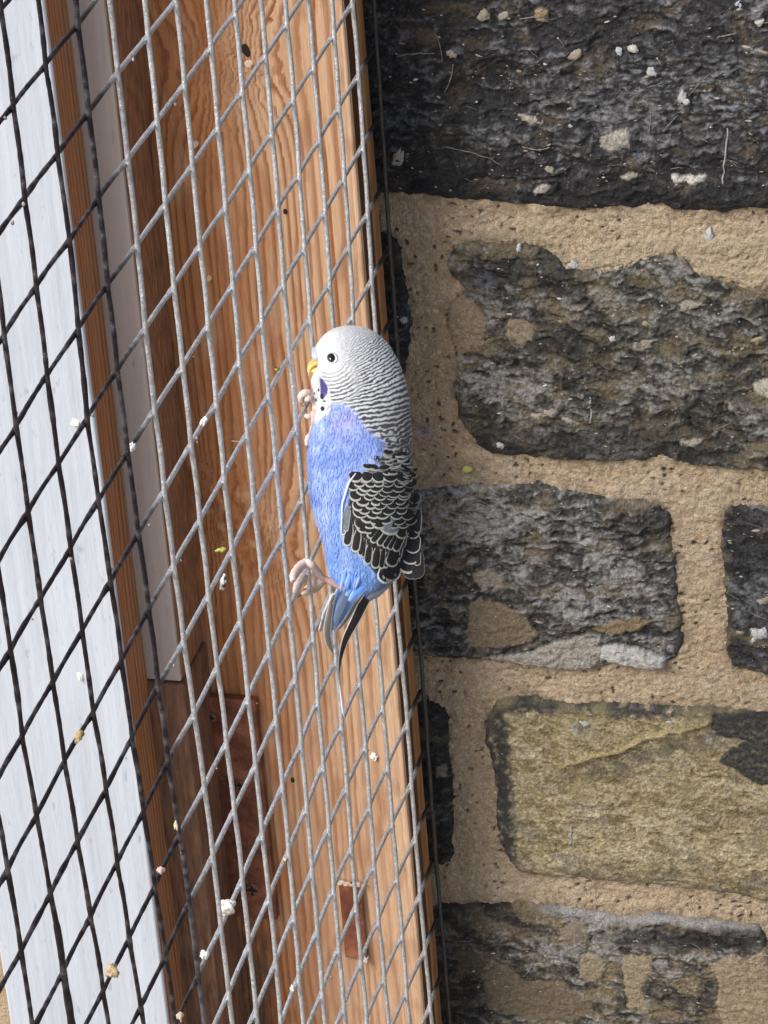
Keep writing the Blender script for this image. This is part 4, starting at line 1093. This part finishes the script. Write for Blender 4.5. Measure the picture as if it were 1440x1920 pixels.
ribbon(along([(640, 1100), (624, 1130), (620, 1165), (626, 1205)], B3(655, 1098, 0), N3(620, 1190, -.22)), [10, 14, 12, 2], [MAT_VANE_BLUE, MAT_VANE_WHITE], tail, 'tail_feather', .2)
ribbon(along([(628, 1112), (612, 1150), (600, 1182)], B3(650, 1100, 0), N3(600, 1184, -.28)), [8, 17, 6], [MAT_VANE_TAUPE, MAT_VANE_WHITE], tail, 'tail_feather', .45)
ribbon(along([(622, 1130), (613, 1175), (615, 1205), (629, 1233)], B3(650, 1100, -4), N3(629, 1233, -.25)), [10, 15, 13, 2], [MAT_VANE_TAUPE, MAT_VANE_WHITE], tail, 'tail_feather', .18)
for pth, wd_, mm_ in (([(676, 1098), (660, 1128), (646, 1160), (636, 1180)], [16, 20, 16, 3], [MAT_VANE_PBLUE, MAT_VANE_WHITE]),
                     ([(664, 1098), (650, 1128), (641, 1158), (636, 1172)], [18, 22, 16, 3], [MAT_VANE_BLUE, MAT_VANE_PBLUE]),
                     ([(652, 1100), (640, 1132), (631, 1160), (628, 1176)], [16, 18, 14, 3], [MAT_VANE_PBLUE, MAT_VANE_PBLUE])):
    ribbon(along(pth, B3(pth[0][0], pth[0][1], 10), N3(pth[-1][0], pth[-1][1], .02)), wd_, mm_, tail, 'tail_feather', .2)
# under-tail coverts with white hems
for (x0_, y0_, x1_, y1_, w_) in ((690, 1085, 655, 1128, 20), (684, 1082, 662, 1122, 20), (694, 1080, 668, 1116, 20), (676, 1082, 650, 1118, 18)):
    ribbon(along([(x0_, y0_), ((x0_+x1_)/2, (y0_+y1_)/2), (x1_, y1_)], B3(x0_, y0_, 26), B3(x1_, y1_, 22)), [10, w_, 7], [MAT_VANE_BLUE, MAT_VANE_WHITE], tail, 'covert', .14)
# slate rump over the tail root
ribbon(along([(738, 1072), (720, 1090), (700, 1110), (690, 1124)], B3(738, 1070, 12), B3(690, 1120, 4)), [16, 30, 28, 10], [MAT_VANE_GREY, MAT_VANE_GREY], tail, 'covert', .2)

MAT_VANE_TUFT = plain_mat('tuft_vane', (.34, .45, .72), .7, 900, .12, .0002, .25)
tuft = bpy.data.objects.new('thigh_tuft', None); COL.objects.link(tuft); tuft.parent = bird; tuft.location = -Vector(ANC); tuft.empty_display_size = .01
# legs: pink, two toes forward and two back round the wires
def limb(pts, rads, name, parent, c, sub=6, sides=12, rings=.05):
    pts = np.array(pts, float); n = len(pts); t = np.linspace(0, n-1, (n-1)*sub+1)
    Pp = np.stack([np.interp(t, np.arange(n), pts[:, k]) for k in range(3)], -1); rr = np.interp(t, np.arange(n), rads)
    for _ in range(5): Pp[1:-1] = (Pp[:-2]+2*Pp[1:-1]+Pp[2:])/4
    rr = rr*KPX*(1+rings*np.sin(t*11))
    V, F = tube_np(Pp, rr, sides)
    ts = np.concatenate([np.repeat(t, sides), t[[0, -1]]])
    cc = np.array(c)[None]*(1+.10*vnoise(ts*4, np.arange(len(ts)) % sides*1.0, 7))[:, None]
    o = obj(name, mesh_mixed(name, V, F, cc), MAT_SKIN); o.parent = parent; return o
PINK = (.76, .61, .57); PALE = (.68, .58, .46); HORN = (.10, .08, .07)
def W3(x, y, n): return hit_n(x, y, n)
def claw(pts, rads, toe):
    a_, b_ = np.array(pts[-2]), np.array(pts[-1]); d = (b_-a_)/np.linalg.norm(b_-a_); dn = DOWN*.6-RIGHT*.1
    P = np.array([b_+d*KPX*q - dn*0 + dn*KPX*.06*q*q for q in (-2, 2, 5, 8, 10)])
    V, F = tube_np(P, np.array([.8, .75, .55, .3, .06])*min(rads[-1], 3.0)*KPX, 8)
    o = obj('claw', mesh_mixed('claw', V, F, tinted(V, (.20, .17, .15))), MAT_BEAK); o.parent = toe
leg = limb([B3(672, 1088, -2), B3(655, 1098, 12), B3(640, 1098, 22), W3(622, 1091, .30), W3(603, 1085, .17)], [9, 8.5, 7.2, 6.6, 8.0], 'leg', bird, (.50, .31, .28))
leg.location = -Vector(ANC)
for pts, rads, c in (
   ([W3(604,1084,.17), W3(594,1070,.12), W3(583,1057,.08), W3(573,1054,.0), W3(561,1064,-.05), W3(551,1078,-.05), W3(549,1088,-.02)], [8, 8.5, 9.5, 10.5, 11.5, 10.5, 6.5], PINK),
   ([W3(603,1086,.17), W3(595,1077,.10), W3(587,1069,-.02), W3(577,1070,-.08), W3(566,1079,-.10), W3(558,1092,-.10), W3(554,1106,-.08), W3(554,1114,-.05)], [8, 8.5, 9, 9.5, 9.5, 8.5, 7, 4], (.66, .50, .47)),
   ([W3(604,1088,.18), W3(599,1099,.14), W3(588,1107,.10), W3(575,1111,.08), W3(565,1115,.03)], [8.5, 8, 7.4, 6.6, 4], PALE),
   ([W3(604,1087,.17), W3(594,1090,.10), W3(584,1096,-.03), W3(573,1103,-.07)], [8, 7.5, 7, 4], PINK)):
    rads = [q*.84 for q in rads]; toe = limb(pts, rads, 'toe', leg, c); claw(pts, rads, toe)
# the far foot, holding the cross wire under the chin
leg2 = limb([B3(620, 830, -40), B3(603, 820, -44), W3(592, 800, .22), W3(590, 775, .14)], [10, 8.5, 8, 8.5], 'leg', bird, (.66, .45, .42))
leg2.location = -Vector(ANC)
for pts, rads in (
   ([W3(592,768,.15), W3(592,748,.12), W3(582,737,.06), W3(570,736,.0), W3(563,743,-.05), W3(564,753,-.06)], [8, 8.5, 8.5, 8, 7, 5]),
   ([W3(594,758,.15), W3(586,748,.10), W3(578,747,.07), W3(574,752,.05)], [7, 7, 6.5, 4.5]),
   ([W3(592,770,.14), W3(586,778,.06), W3(578,782,-.04), W3(572,778,-.08)], [7.5, 7, 6, 4]),
   ([W3(592,790,.2), W3(585,815,.12), W3(577,822,.06), W3(576,834,.05)], [8, 8.5, 7.5, 5])):
    rads = [q*.86 for q in rads]; toe = limb(pts, rads, 'toe', leg2, PINK); claw(pts, rads, toe)

# soft barbs all over the body, each taking the colour where it grows
def barbs(n, seed):
    R_ = np.random.default_rng(seed)
    v = R_.uniform(ST[0, 0]+4, ST[-1, 0]-6, n); a_ = R_.uniform(0, 2*np.pi, n)
    def at(v_, a__, lift):
        l_, r_, b_ = prof(v_); c_ = (l_+r_)/2; h_ = (r_-l_)/2
        return c_+(h_+lift)*np.cos(a__), (b_+lift)*np.sin(a__)
    L_ = R_.uniform(5, 11, n)*np.interp(v, [610, 760, 900], [.6, .9, 1.5]); wd = R_.uniform(.5, 1.1, n); sl = R_.uniform(-.25, .25, n)
    rows = []
    for i, (f_, lf, ww) in enumerate(((0, -.3, 1.), (.5, 1.1, .8), (1., 1.6+R_.uniform(-.6, 2.6, n), .1))):
        for sg in (-1, 1):
            aa = a_ + (sl*L_*f_+sg*wd*ww)/70.0
            uu, ww_ = at(v+L_*f_, aa, lf)
            rows.append(D2W(uu, v+L_*f_, ww_))
    V = np.stack(rows, 1).reshape(-1, 3)
    base = np.arange(n)[:, None]*6
    F = np.concatenate([base+np.array([[0, 1, 3, 2]]), base+np.array([[2, 3, 5, 4]])])
    u0, w0 = at(v, a_, 0)
    cc, _, bl_ = body_color(u0, img_v(v, np.abs(w0)))
    cc = cc*R_.uniform(.88, 1.14, (n, 1))
    wz_ = sdf_poly(u0, img_v(v+L_, np.abs(w0)), [(660,884),(720,862),(800,860),(805,1080),(700,1095),(684,1066),(662,1038),(638,1022),(636,960),(648,908)])
    keep = (bl_ > .35) & (wz_ < 0)
    F = F.reshape(2, n, 4)[:, keep].reshape(-1, 4)
    return compact(V, F, np.repeat(cc, 6, 0))
V, F, Cc = barbs(15000, 5)
fl = child('plumage', mesh_np('plumage', V, F, Cc), MAT_FEATHER, bird); fl['kind'] = 'stuff'
# thigh tuft over the root of the near leg
for i in range(16):
    x, y = random.uniform(642, 676), random.uniform(1062, 1078)
    m_ = MAT_VANE_BLUE if random.random() < .5 else MAT_VANE_TUFT
    ln = random.uniform(24, 36); dx_ = random.uniform(-12, -2)
    w_ = 30+random.uniform(0, 8)
    ribbon([B3(x, y, w_+6), B3(x+dx_*.4, y+ln*.55, w_+4), B3(x+dx_, y+ln, w_-4)], [4, random.uniform(6, 9), .8], [m_, m_], tuft, 'feather', .3)

# ------------------------------------------------------------------ flecks, droppings and stray feathers
def on_wall(px, py, up=0.0):
    h = hit(px, py, 1, YW); y = wall_y(h[0], h[2])
    h = hit(px, py, 1, y); return np.array([h[0], wall_y(h[0], h[2])-up, h[2]])
MAT_FLECK = attr_mat('dry_fleck', .85, 1300, .8, 1.15, .0003, .2)
R2 = np.random.default_rng(11)
fp, fc = [], []
dens = [((730, 10, 1440, 360), 420), ((860, 480, 1440, 860), 300), ((790, 920, 1260, 1240), 230), ((1365, 960, 1440, 1250), 60), ((930, 1330, 1440, 1660), 90), ((850, 1720, 1440, 1915), 190), ((740, 380, 1440, 480), 40), ((800, 1245, 1440, 1300), 25), ((740, 460, 850, 1230), 35)]
pal = np.array([[.46, .44, .41], [.40, .35, .27], [.34, .27, .18], [.58, .58, .60], [.25, .24, .24], [.38, .31, .20]])
for (a0, b0, a1, b1), n in dens:
    for i in range(int(n*.7)):
        px_, py_ = R2.uniform(a0, a1), R2.uniform(b0, b1)
        r = float(np.clip(R2.lognormal(-8.25, .5), .00016, .0011))*np.interp(i, [0, n], [1.25, .7])
        p = on_wall(px_, py_, -r*.15)
        an_ = R2.uniform(-.6, .6); el = R2.uniform(1.0, 2.6)
        ax = np.array([[math.cos(an_)*r*el, 0, math.sin(an_)*r*el], [-R2.uniform(-.2, .2)*r, -r*.28, 0], [-math.sin(an_)*r*.7, 0, math.cos(an_)*r*.7]])
        V, F = blob(p, ax, i % 37, 7, 5, .5)
        fp.append((V, F)); fc.append(np.tile(pal[R2.choice(6, p=[.22, .22, .16, .12, .16, .12])]*R2.uniform(.7, 1.1), (len(V), 1)))
V, F = join_np(fp)
o = child('fleck', mesh_np('fleck', V, F, np.concatenate(fc)), MAT_FLECK, wall); o['kind'] = 'stuff'
# dry fibres and husks caught on the rough stone
fb, fbc = [], []
def strand(px_, py_, ln, ang, curl, r, c, base=on_wall, up=.0005):
    t = np.linspace(0, 1, 12); x = [px_]; y = [py_]; a_ = ang
    for k in range(11):
        a_ += curl/11; x.append(x[-1]+math.cos(a_)*ln/11); y.append(y[-1]+math.sin(a_)*ln/11)
    P = np.array([base(q, w, up) for q, w in zip(x, y)])
    P[:, 1] = P[:, 1]*.3 + .7*np.linspace(P[0, 1], P[-1, 1], 12) if base is on_wall else P[:, 1]
    V, F = tube_np(P, .75*r*(1-.6*np.abs(t-.4))*(1+.35*np.sin(t*23+px_)), 5); fb.append((V, F)); fbc.append(np.tile(c, (len(V), 1)))
for (x, y, ln, a_, cu, r) in ((745,105,70,-.25,.3,.0003),(815,60,60,1.0,.6,.00022),(850,120,55,1.6,.5,.0003),(835,275,110,.05,.45,.00022),(980,272,55,.5,-.9,.0003),(1245,245,40,-1.0,.3,.00025),(1290,180,60,-.9,.2,.00022),(975,35,45,-.3,.3,.0003),(1345,70,40,-.4,.3,.0003),(1220,210,40,1.5,.3,.0002),(1180,180,70,-.5,.2,.0002)):
    strand(x, y, ln, a_, cu, r, [.22, .21, .19])
for i in range(60):
    x, y = R2.uniform(740, 1430), R2.choice([R2.uniform(20, 350), R2.uniform(500, 850), R2.uniform(930, 1230), R2.uniform(1720, 1900)])
    strand(x, y, R2.uniform(14, 42), R2.uniform(-.7, .7), R2.uniform(-1, 1), R2.uniform(.00012, .00022), list(np.array([.25, .24, .21])*R2.uniform(.5, 1.1)))
for i in range(34):   # dusty cobweb threads behind the bird
    strand(R2.uniform(780, 900), R2.uniform(860, 990), R2.uniform(30, 90), R2.uniform(-.5, .3), R2.uniform(-1.2, 1.2), .00011, list(np.array([.34, .32, .28])*R2.uniform(.6, 1.0)), up=.0012)
V, F = join_np(fb)
o = child('fibre', mesh_mixed('fibre', V, F, np.concatenate(fbc)), MAT_FLECK, wall); o['kind'] = 'stuff'

# larger husks and droppings on the wall, one by one
def husk(px_, py_, rx, ry, ang, c, seed, th=.0004):
    c = tuple(.66*q for q in c)
    p = on_wall(px_, py_, th*.3); k_ = KW
    ca, sa = math.cos(ang), math.sin(ang)
    ax = np.array([[ca*rx*k_, 0, -sa*rx*k_], [0, -th, 0], [sa*ry*k_, 0, ca*ry*k_]])
    V, F = blob(p, ax, seed, 16, 9, .85)
    o = child('husk', mesh_np('husk', V, F, tinted(V, c)), MAT_FLECK, wall); return o
KW = float((on_wall(1000, 900)-CAM)@FWD)/CAMF
for i, (x, y, rx, ry, a_, c) in enumerate(((746,296,8,17,.5,(.50,.46,.40)),(1078,102,14,8,-.5,(.52,.46,.36)),(1188,90,10,8,.3,(.75,.73,.66)),(1160,98,6,9,.2,(.66,.68,.70)),(1280,180,7,10,.2,(.62,.63,.65)),(1285,188,9,6,.6,(.70,.70,.70)),(1030,318,9,6,.2,(.46,.42,.34)),(1222,135,9,7,1.1,(.60,.62,.62)),(908,28,12,9,-.6,(.46,.40,.30)),(945,28,12,6,-.6,(.48,.44,.36)),(1382,18,8,12,.2,(.66,.68,.72)),(1425,40,8,7,0,(.72,.72,.70)),(848,100,9,7,.3,(.45,.40,.33)),(1075,495,9,9,0,(.72,.72,.70)),(972,466,5,8,.2,(.70,.70,.72)),(1148,636,6,6,0,(.74,.74,.76)),(938,834,7,6,0,(.72,.72,.70)),(1212,610,8,6,.2,(.44,.36,.26)),(1330,444,8,14,.1,(.70,.70,.70)),(1430,1187,8,12,.2,(.70,.71,.72)),(1437,1120,9,7,.4,(.55,.50,.44)),(1098,1357,9,6,.4,(.55,.55,.54)),(812,590,0,0,0,(0,0,0)),(757,600,6,7,.2,(.60,.58,.55)))):
    if rx: husk(x, y, rx, ry, a_, c, i+3)
for i, (x0, y0, x1, y1, w_) in enumerate(((1365,240,1355,345,3.2), (1072,1545,1070,1585,3.6), (1107,745,1108,790,3.0))):
    t = np.linspace(0, 1, 10)
    P = np.array([on_wall(lerp(x0, x1, q)+R2.uniform(-1.5, 1.5), lerp(y0, y1, q), .0001) for q in t])
    V, F = tube_np(P, w_*.7*KW*(.4+.6*R2.random(10)), 6)
    child('dropping_streak', mesh_mixed('dropping_streak', V, F, tinted(V, (.34, .34, .36))), MAT_FLECK, wall)

# downy feathers stuck to the wall
MAT_DOWN = attr_mat('down', .9, 900, .9, 1.1, 0, .1)
def tuft_obj(label, px_, py_, spread, n, c, r=.00009, elong=(1, 1), up=.002, bias=0.0):
    base = on_wall(px_, py_, .0004); ps = []
    for i in range(n):
        a_ = R2.uniform(0, 2*np.pi)+bias; ln = spread*KW*R2.uniform(.45, 1.05)
        d = np.array([math.cos(a_)*elong[0], -R2.uniform(.1, .9)*up/(spread*KW), math.sin(a_)*elong[1]])*ln
        sd = np.array([-math.sin(a_), 0, math.cos(a_)])*ln*R2.uniform(-.9, .9)
        t = np.linspace(0, 1, 7)[:, None]
        P = base + d*t + sd*t*t + np.array([0, -1, 0])*up*np.sin(t*2.6)*R2.uniform(.3, 1)
        ps.append(tube_np(P, r*(1.15-t[:, 0]), 4))
    V, F = join_np(ps); V = V-base
    o = obj('down_feather', mesh_mixed('down_feather', V, F, tinted(V, c)), MAT_DOWN); o.location = base
    return tag(o, label, 'feather')
tuft_obj('grey fluffy down feather caught on the rounded corner of the second stone', 915, 521, 24, 260, (.20, .20, .22), r=.00005, up=.004)
tuft_obj('pale blue wisp of down on the mortar just behind the bird', 797, 806, 26, 130, (.42, .43, .49), r=.00005, elong=(1.1, .6))
tuft_obj('small grey down tuft near the top edge of the ochre stone', 1080, 1361, 17, 60, (.50, .50, .50), elong=(.6, 1), r=.00005)
tuft_obj('little grey down tuft hanging below the ochre stone ledge', 1331, 1378, 15, 60, (.48, .48, .50), elong=(.5, 1), r=.00005)
# yellow green feather scrap
c0 = on_wall(877, 876, .0012); V, F = blob((0, 0, 0), np.array([[11*KW, 0, 4*KW], [0, -.0005, 0], [-3*KW, 0, 7*KW]]), 5, 16, 10, .7)
o = obj('feather_scrap', mesh_np('feather_scrap', V, F, tinted(V, (.40, .40, .12))), MAT_DOWN); o.location = c0
tag(o, 'yellow green feather scrap on the mortar right of the bird', 'feather')

# droppings and seed husks on the wires and boards
MAT_DROP = attr_mat('dried_dropping', .8, 1200, .8, 1.12, .0004, .25)
KM = float((hit_n(400, 1700, 0)-CAM)@FWD)/CAMF
def lump(label, px_, py_, rx, ry, c, where=('n', .045), ang=0.0, cat='dropping', name='dropping', seed=1, dark=None, th=None):
    p = hit_n(px_, py_, where[1]) if where[0] == 'n' else hit(px_, py_, 1, where[1])
    ca, sa = math.cos(ang), math.sin(ang)
    th = th or min(rx, ry)*.8
    ax = np.array([(ca*RIGHT+sa*DOWN)*rx*KM, -FWD*th*KM, (-sa*RIGHT+ca*DOWN)*ry*KM])
    V, F = blob((0, 0, 0), ax, seed, 22, 14, .75)
    cc = tinted(V, c, .05)
    if dark is not None:
        m = sstep(.1, .5, vnoise(V[:, 0]*900+seed, V[:, 2]*900, seed)); cc = cc*(1-m[:, None])+np.array(dark)*m[:, None]
    o = obj(name, mesh_np(name, V, F, cc), MAT_DROP); o.location = p
    return tag(o, label, cat)
WHITE_ = (.80, .78, .72)
lump('large angular white dropping stuck on the wires over the dark hinge plate', 426, 1702, 15, 13, WHITE_, seed=2, ang=.3, dark=(.60, .50, .40))
lump('pale lump on the wires below the large angular white dropping', 383, 1791, 7, 8, WHITE_, seed=3)
lump('tan crusty lump on a black wire low on the white board', 210, 1820, 11, 12, (.50, .36, .20), seed=4, dark=(.72, .62, .46))
lump('tan seed husk wrapped on a black wire halfway down the white board', 148, 1381, 7, 11, (.42, .28, .13), seed=5, ang=.5, dark=(.62, .52, .36), cat='seed husk', name='seed_husk')
lump('white splash on the white board beside a wire joint, upper left', 141, 790, 9, 9, (.86, .86, .82), ('y', C_WHITE*S-.0002), seed=6, th=2)
lump('pale yellowish splash low on the white board near its brown side', 150, 1266, 6, 11, (.80, .79, .66), ('y', C_WHITE*S-.0002), seed=7, th=2)
lump('white dropping on a wire in front of the taupe door frame', 248, 838, 6, 8, WHITE_, seed=8, ang=.6)
lump('white dropping on a wire left of the round wooden plug', 382, 790, 6, 8, WHITE_, seed=9, ang=.6)
lump('black and white scrap hanging from a wire left of the lower foot', 418, 1092, 5, 13, (.78, .77, .74), seed=10, ang=.2, dark=(.03, .03, .03), cat='feather scrap', name='feather_scrap')
lump('dry green leaf scrap on a wire above the black and white scrap', 415, 1031, 10, 4, (.40, .44, .10), seed=11, ang=-.2, cat='leaf scrap', name='leaf_scrap', dark=(.30, .18, .06))
lump('greenish yellow husk on a wire left of the beak', 520, 692, 5, 4, (.42, .40, .08), seed=12, cat='seed husk', name='seed_husk', dark=(.05, .05, .02))
lump('white ribbed dropping on the orange post, lower right', 702, 1418, 8, 10, (.82, .79, .70), ('y', YP-.0006), seed=13, th=3, dark=(.55, .42, .30))
lump('yellow white dropping at the joint under the hanging scrap, on the dark plate', 330, 1548, 4, 7, (.62, .54, .36), seed=14)
lump('pinkish husk on a wire beside the white board edge, bottom left', 302, 1631, 7, 6, (.56, .44, .38), seed=15, cat='seed husk', name='seed_husk')
lump('pale chip on a wire in front of the dark post foot at the bottom edge', 338, 1905, 6, 7, (.62, .52, .36), seed=16)
lump('brown white husk on a lower wire joint over the orange post', 534, 1612, 5, 6, (.30, .19, .12), seed=17, cat='seed husk', name='seed_husk', dark=(.66, .60, .52))
lump('small white chip on a wire joint, bottom centre of the orange post', 548, 1853, 4, 6, WHITE_, seed=18)
lump('cream seed flake stuck to the orange post, upper left part', 392, 522, 5, 7, (.66, .46, .24), ('y', YP-.0006), seed=19, th=2, cat='seed flake', name='seed_flake')
lump('pale flake on the orange post in the upper left beside a wire', 366, 270, 6, 9, (.62, .46, .32), ('y', YP-.0006), seed=20, th=2, cat='seed flake', name='seed_flake')
lump('pale splinter below the dark knot hole near the top of the post', 468, 118, 9, 7, (.66, .50, .36), ('y', YP-.0006), seed=21, th=2, cat='splinter', name='splinter')
lump('white splash on the small brown plate', 684, 1797, 7, 11, (.56, .50, .48), ('y', YP-.0022), seed=22, th=2)
# thin white feather hanging on a wire below the tail
P = np.array([hit_n(x, y, .06) for x, y in ((637, 1283), (640, 1310), (643, 1335), (649, 1362))])
V, F = tube_np(P, np.array([.4, 1.6, 2.0, .4])*KM, 6); o0 = P[1]
o = obj('small_feather', mesh_mixed('small_feather', V-o0, F, tinted(V, (.80, .80, .80))), MAT_DOWN); o.location = o0
tag(o, 'thin white feather hanging on a wire just below the tail', 'feather')
# stray threads and crumbs that cling to the wires
ps, pc = [], []
for i in range(90):
    c_, r_ = R2.uniform(-3, 12), R2.uniform(0, 22)
    if R2.random() < .5: c_ = round(c_)
    else: r_ = round(r_)
    p = node(np.array(float(c_)), np.array(float(r_))) + np.array([WR*R2.uniform(.4, 1.6), R2.uniform(-.0006, .0006), R2.uniform(-.0006, .0006)])
    r = R2.uniform(.00022, .00055)
    V, F = blob(p, np.diag([r, r, r*R2.uniform(.8, 1.8)]), i % 23, 7, 5, .5)
    ps.append((V, F)); pc.append(np.tile(np.array([.46, .43, .38])*R2.uniform(.45, 1.1), (len(V), 1)))
for i in range(10):
    p = node(np.array(R2.uniform(-2, 12)), np.array(float(round(R2.uniform(0, 22)))))
    t = np.linspace(0, 1, 6)[:, None]; d = R2.normal(size=3)*.0016; e_ = R2.normal(size=3)*.0016
    V, F = tube_np(p+d*t+e_*t*t+np.array([WR, 0, 0]), .00010, 4); F = F[F[:, 2] != F[:, 3]]
    ps.append((V, F)); pc.append(np.tile([.55, .50, .44], (len(V), 1)))
V, F = join_np(ps)
o = child('crumb', mesh_np('crumb', V, F, np.concatenate(pc)), MAT_FLECK, mesh_t); o['kind'] = 'stuff'
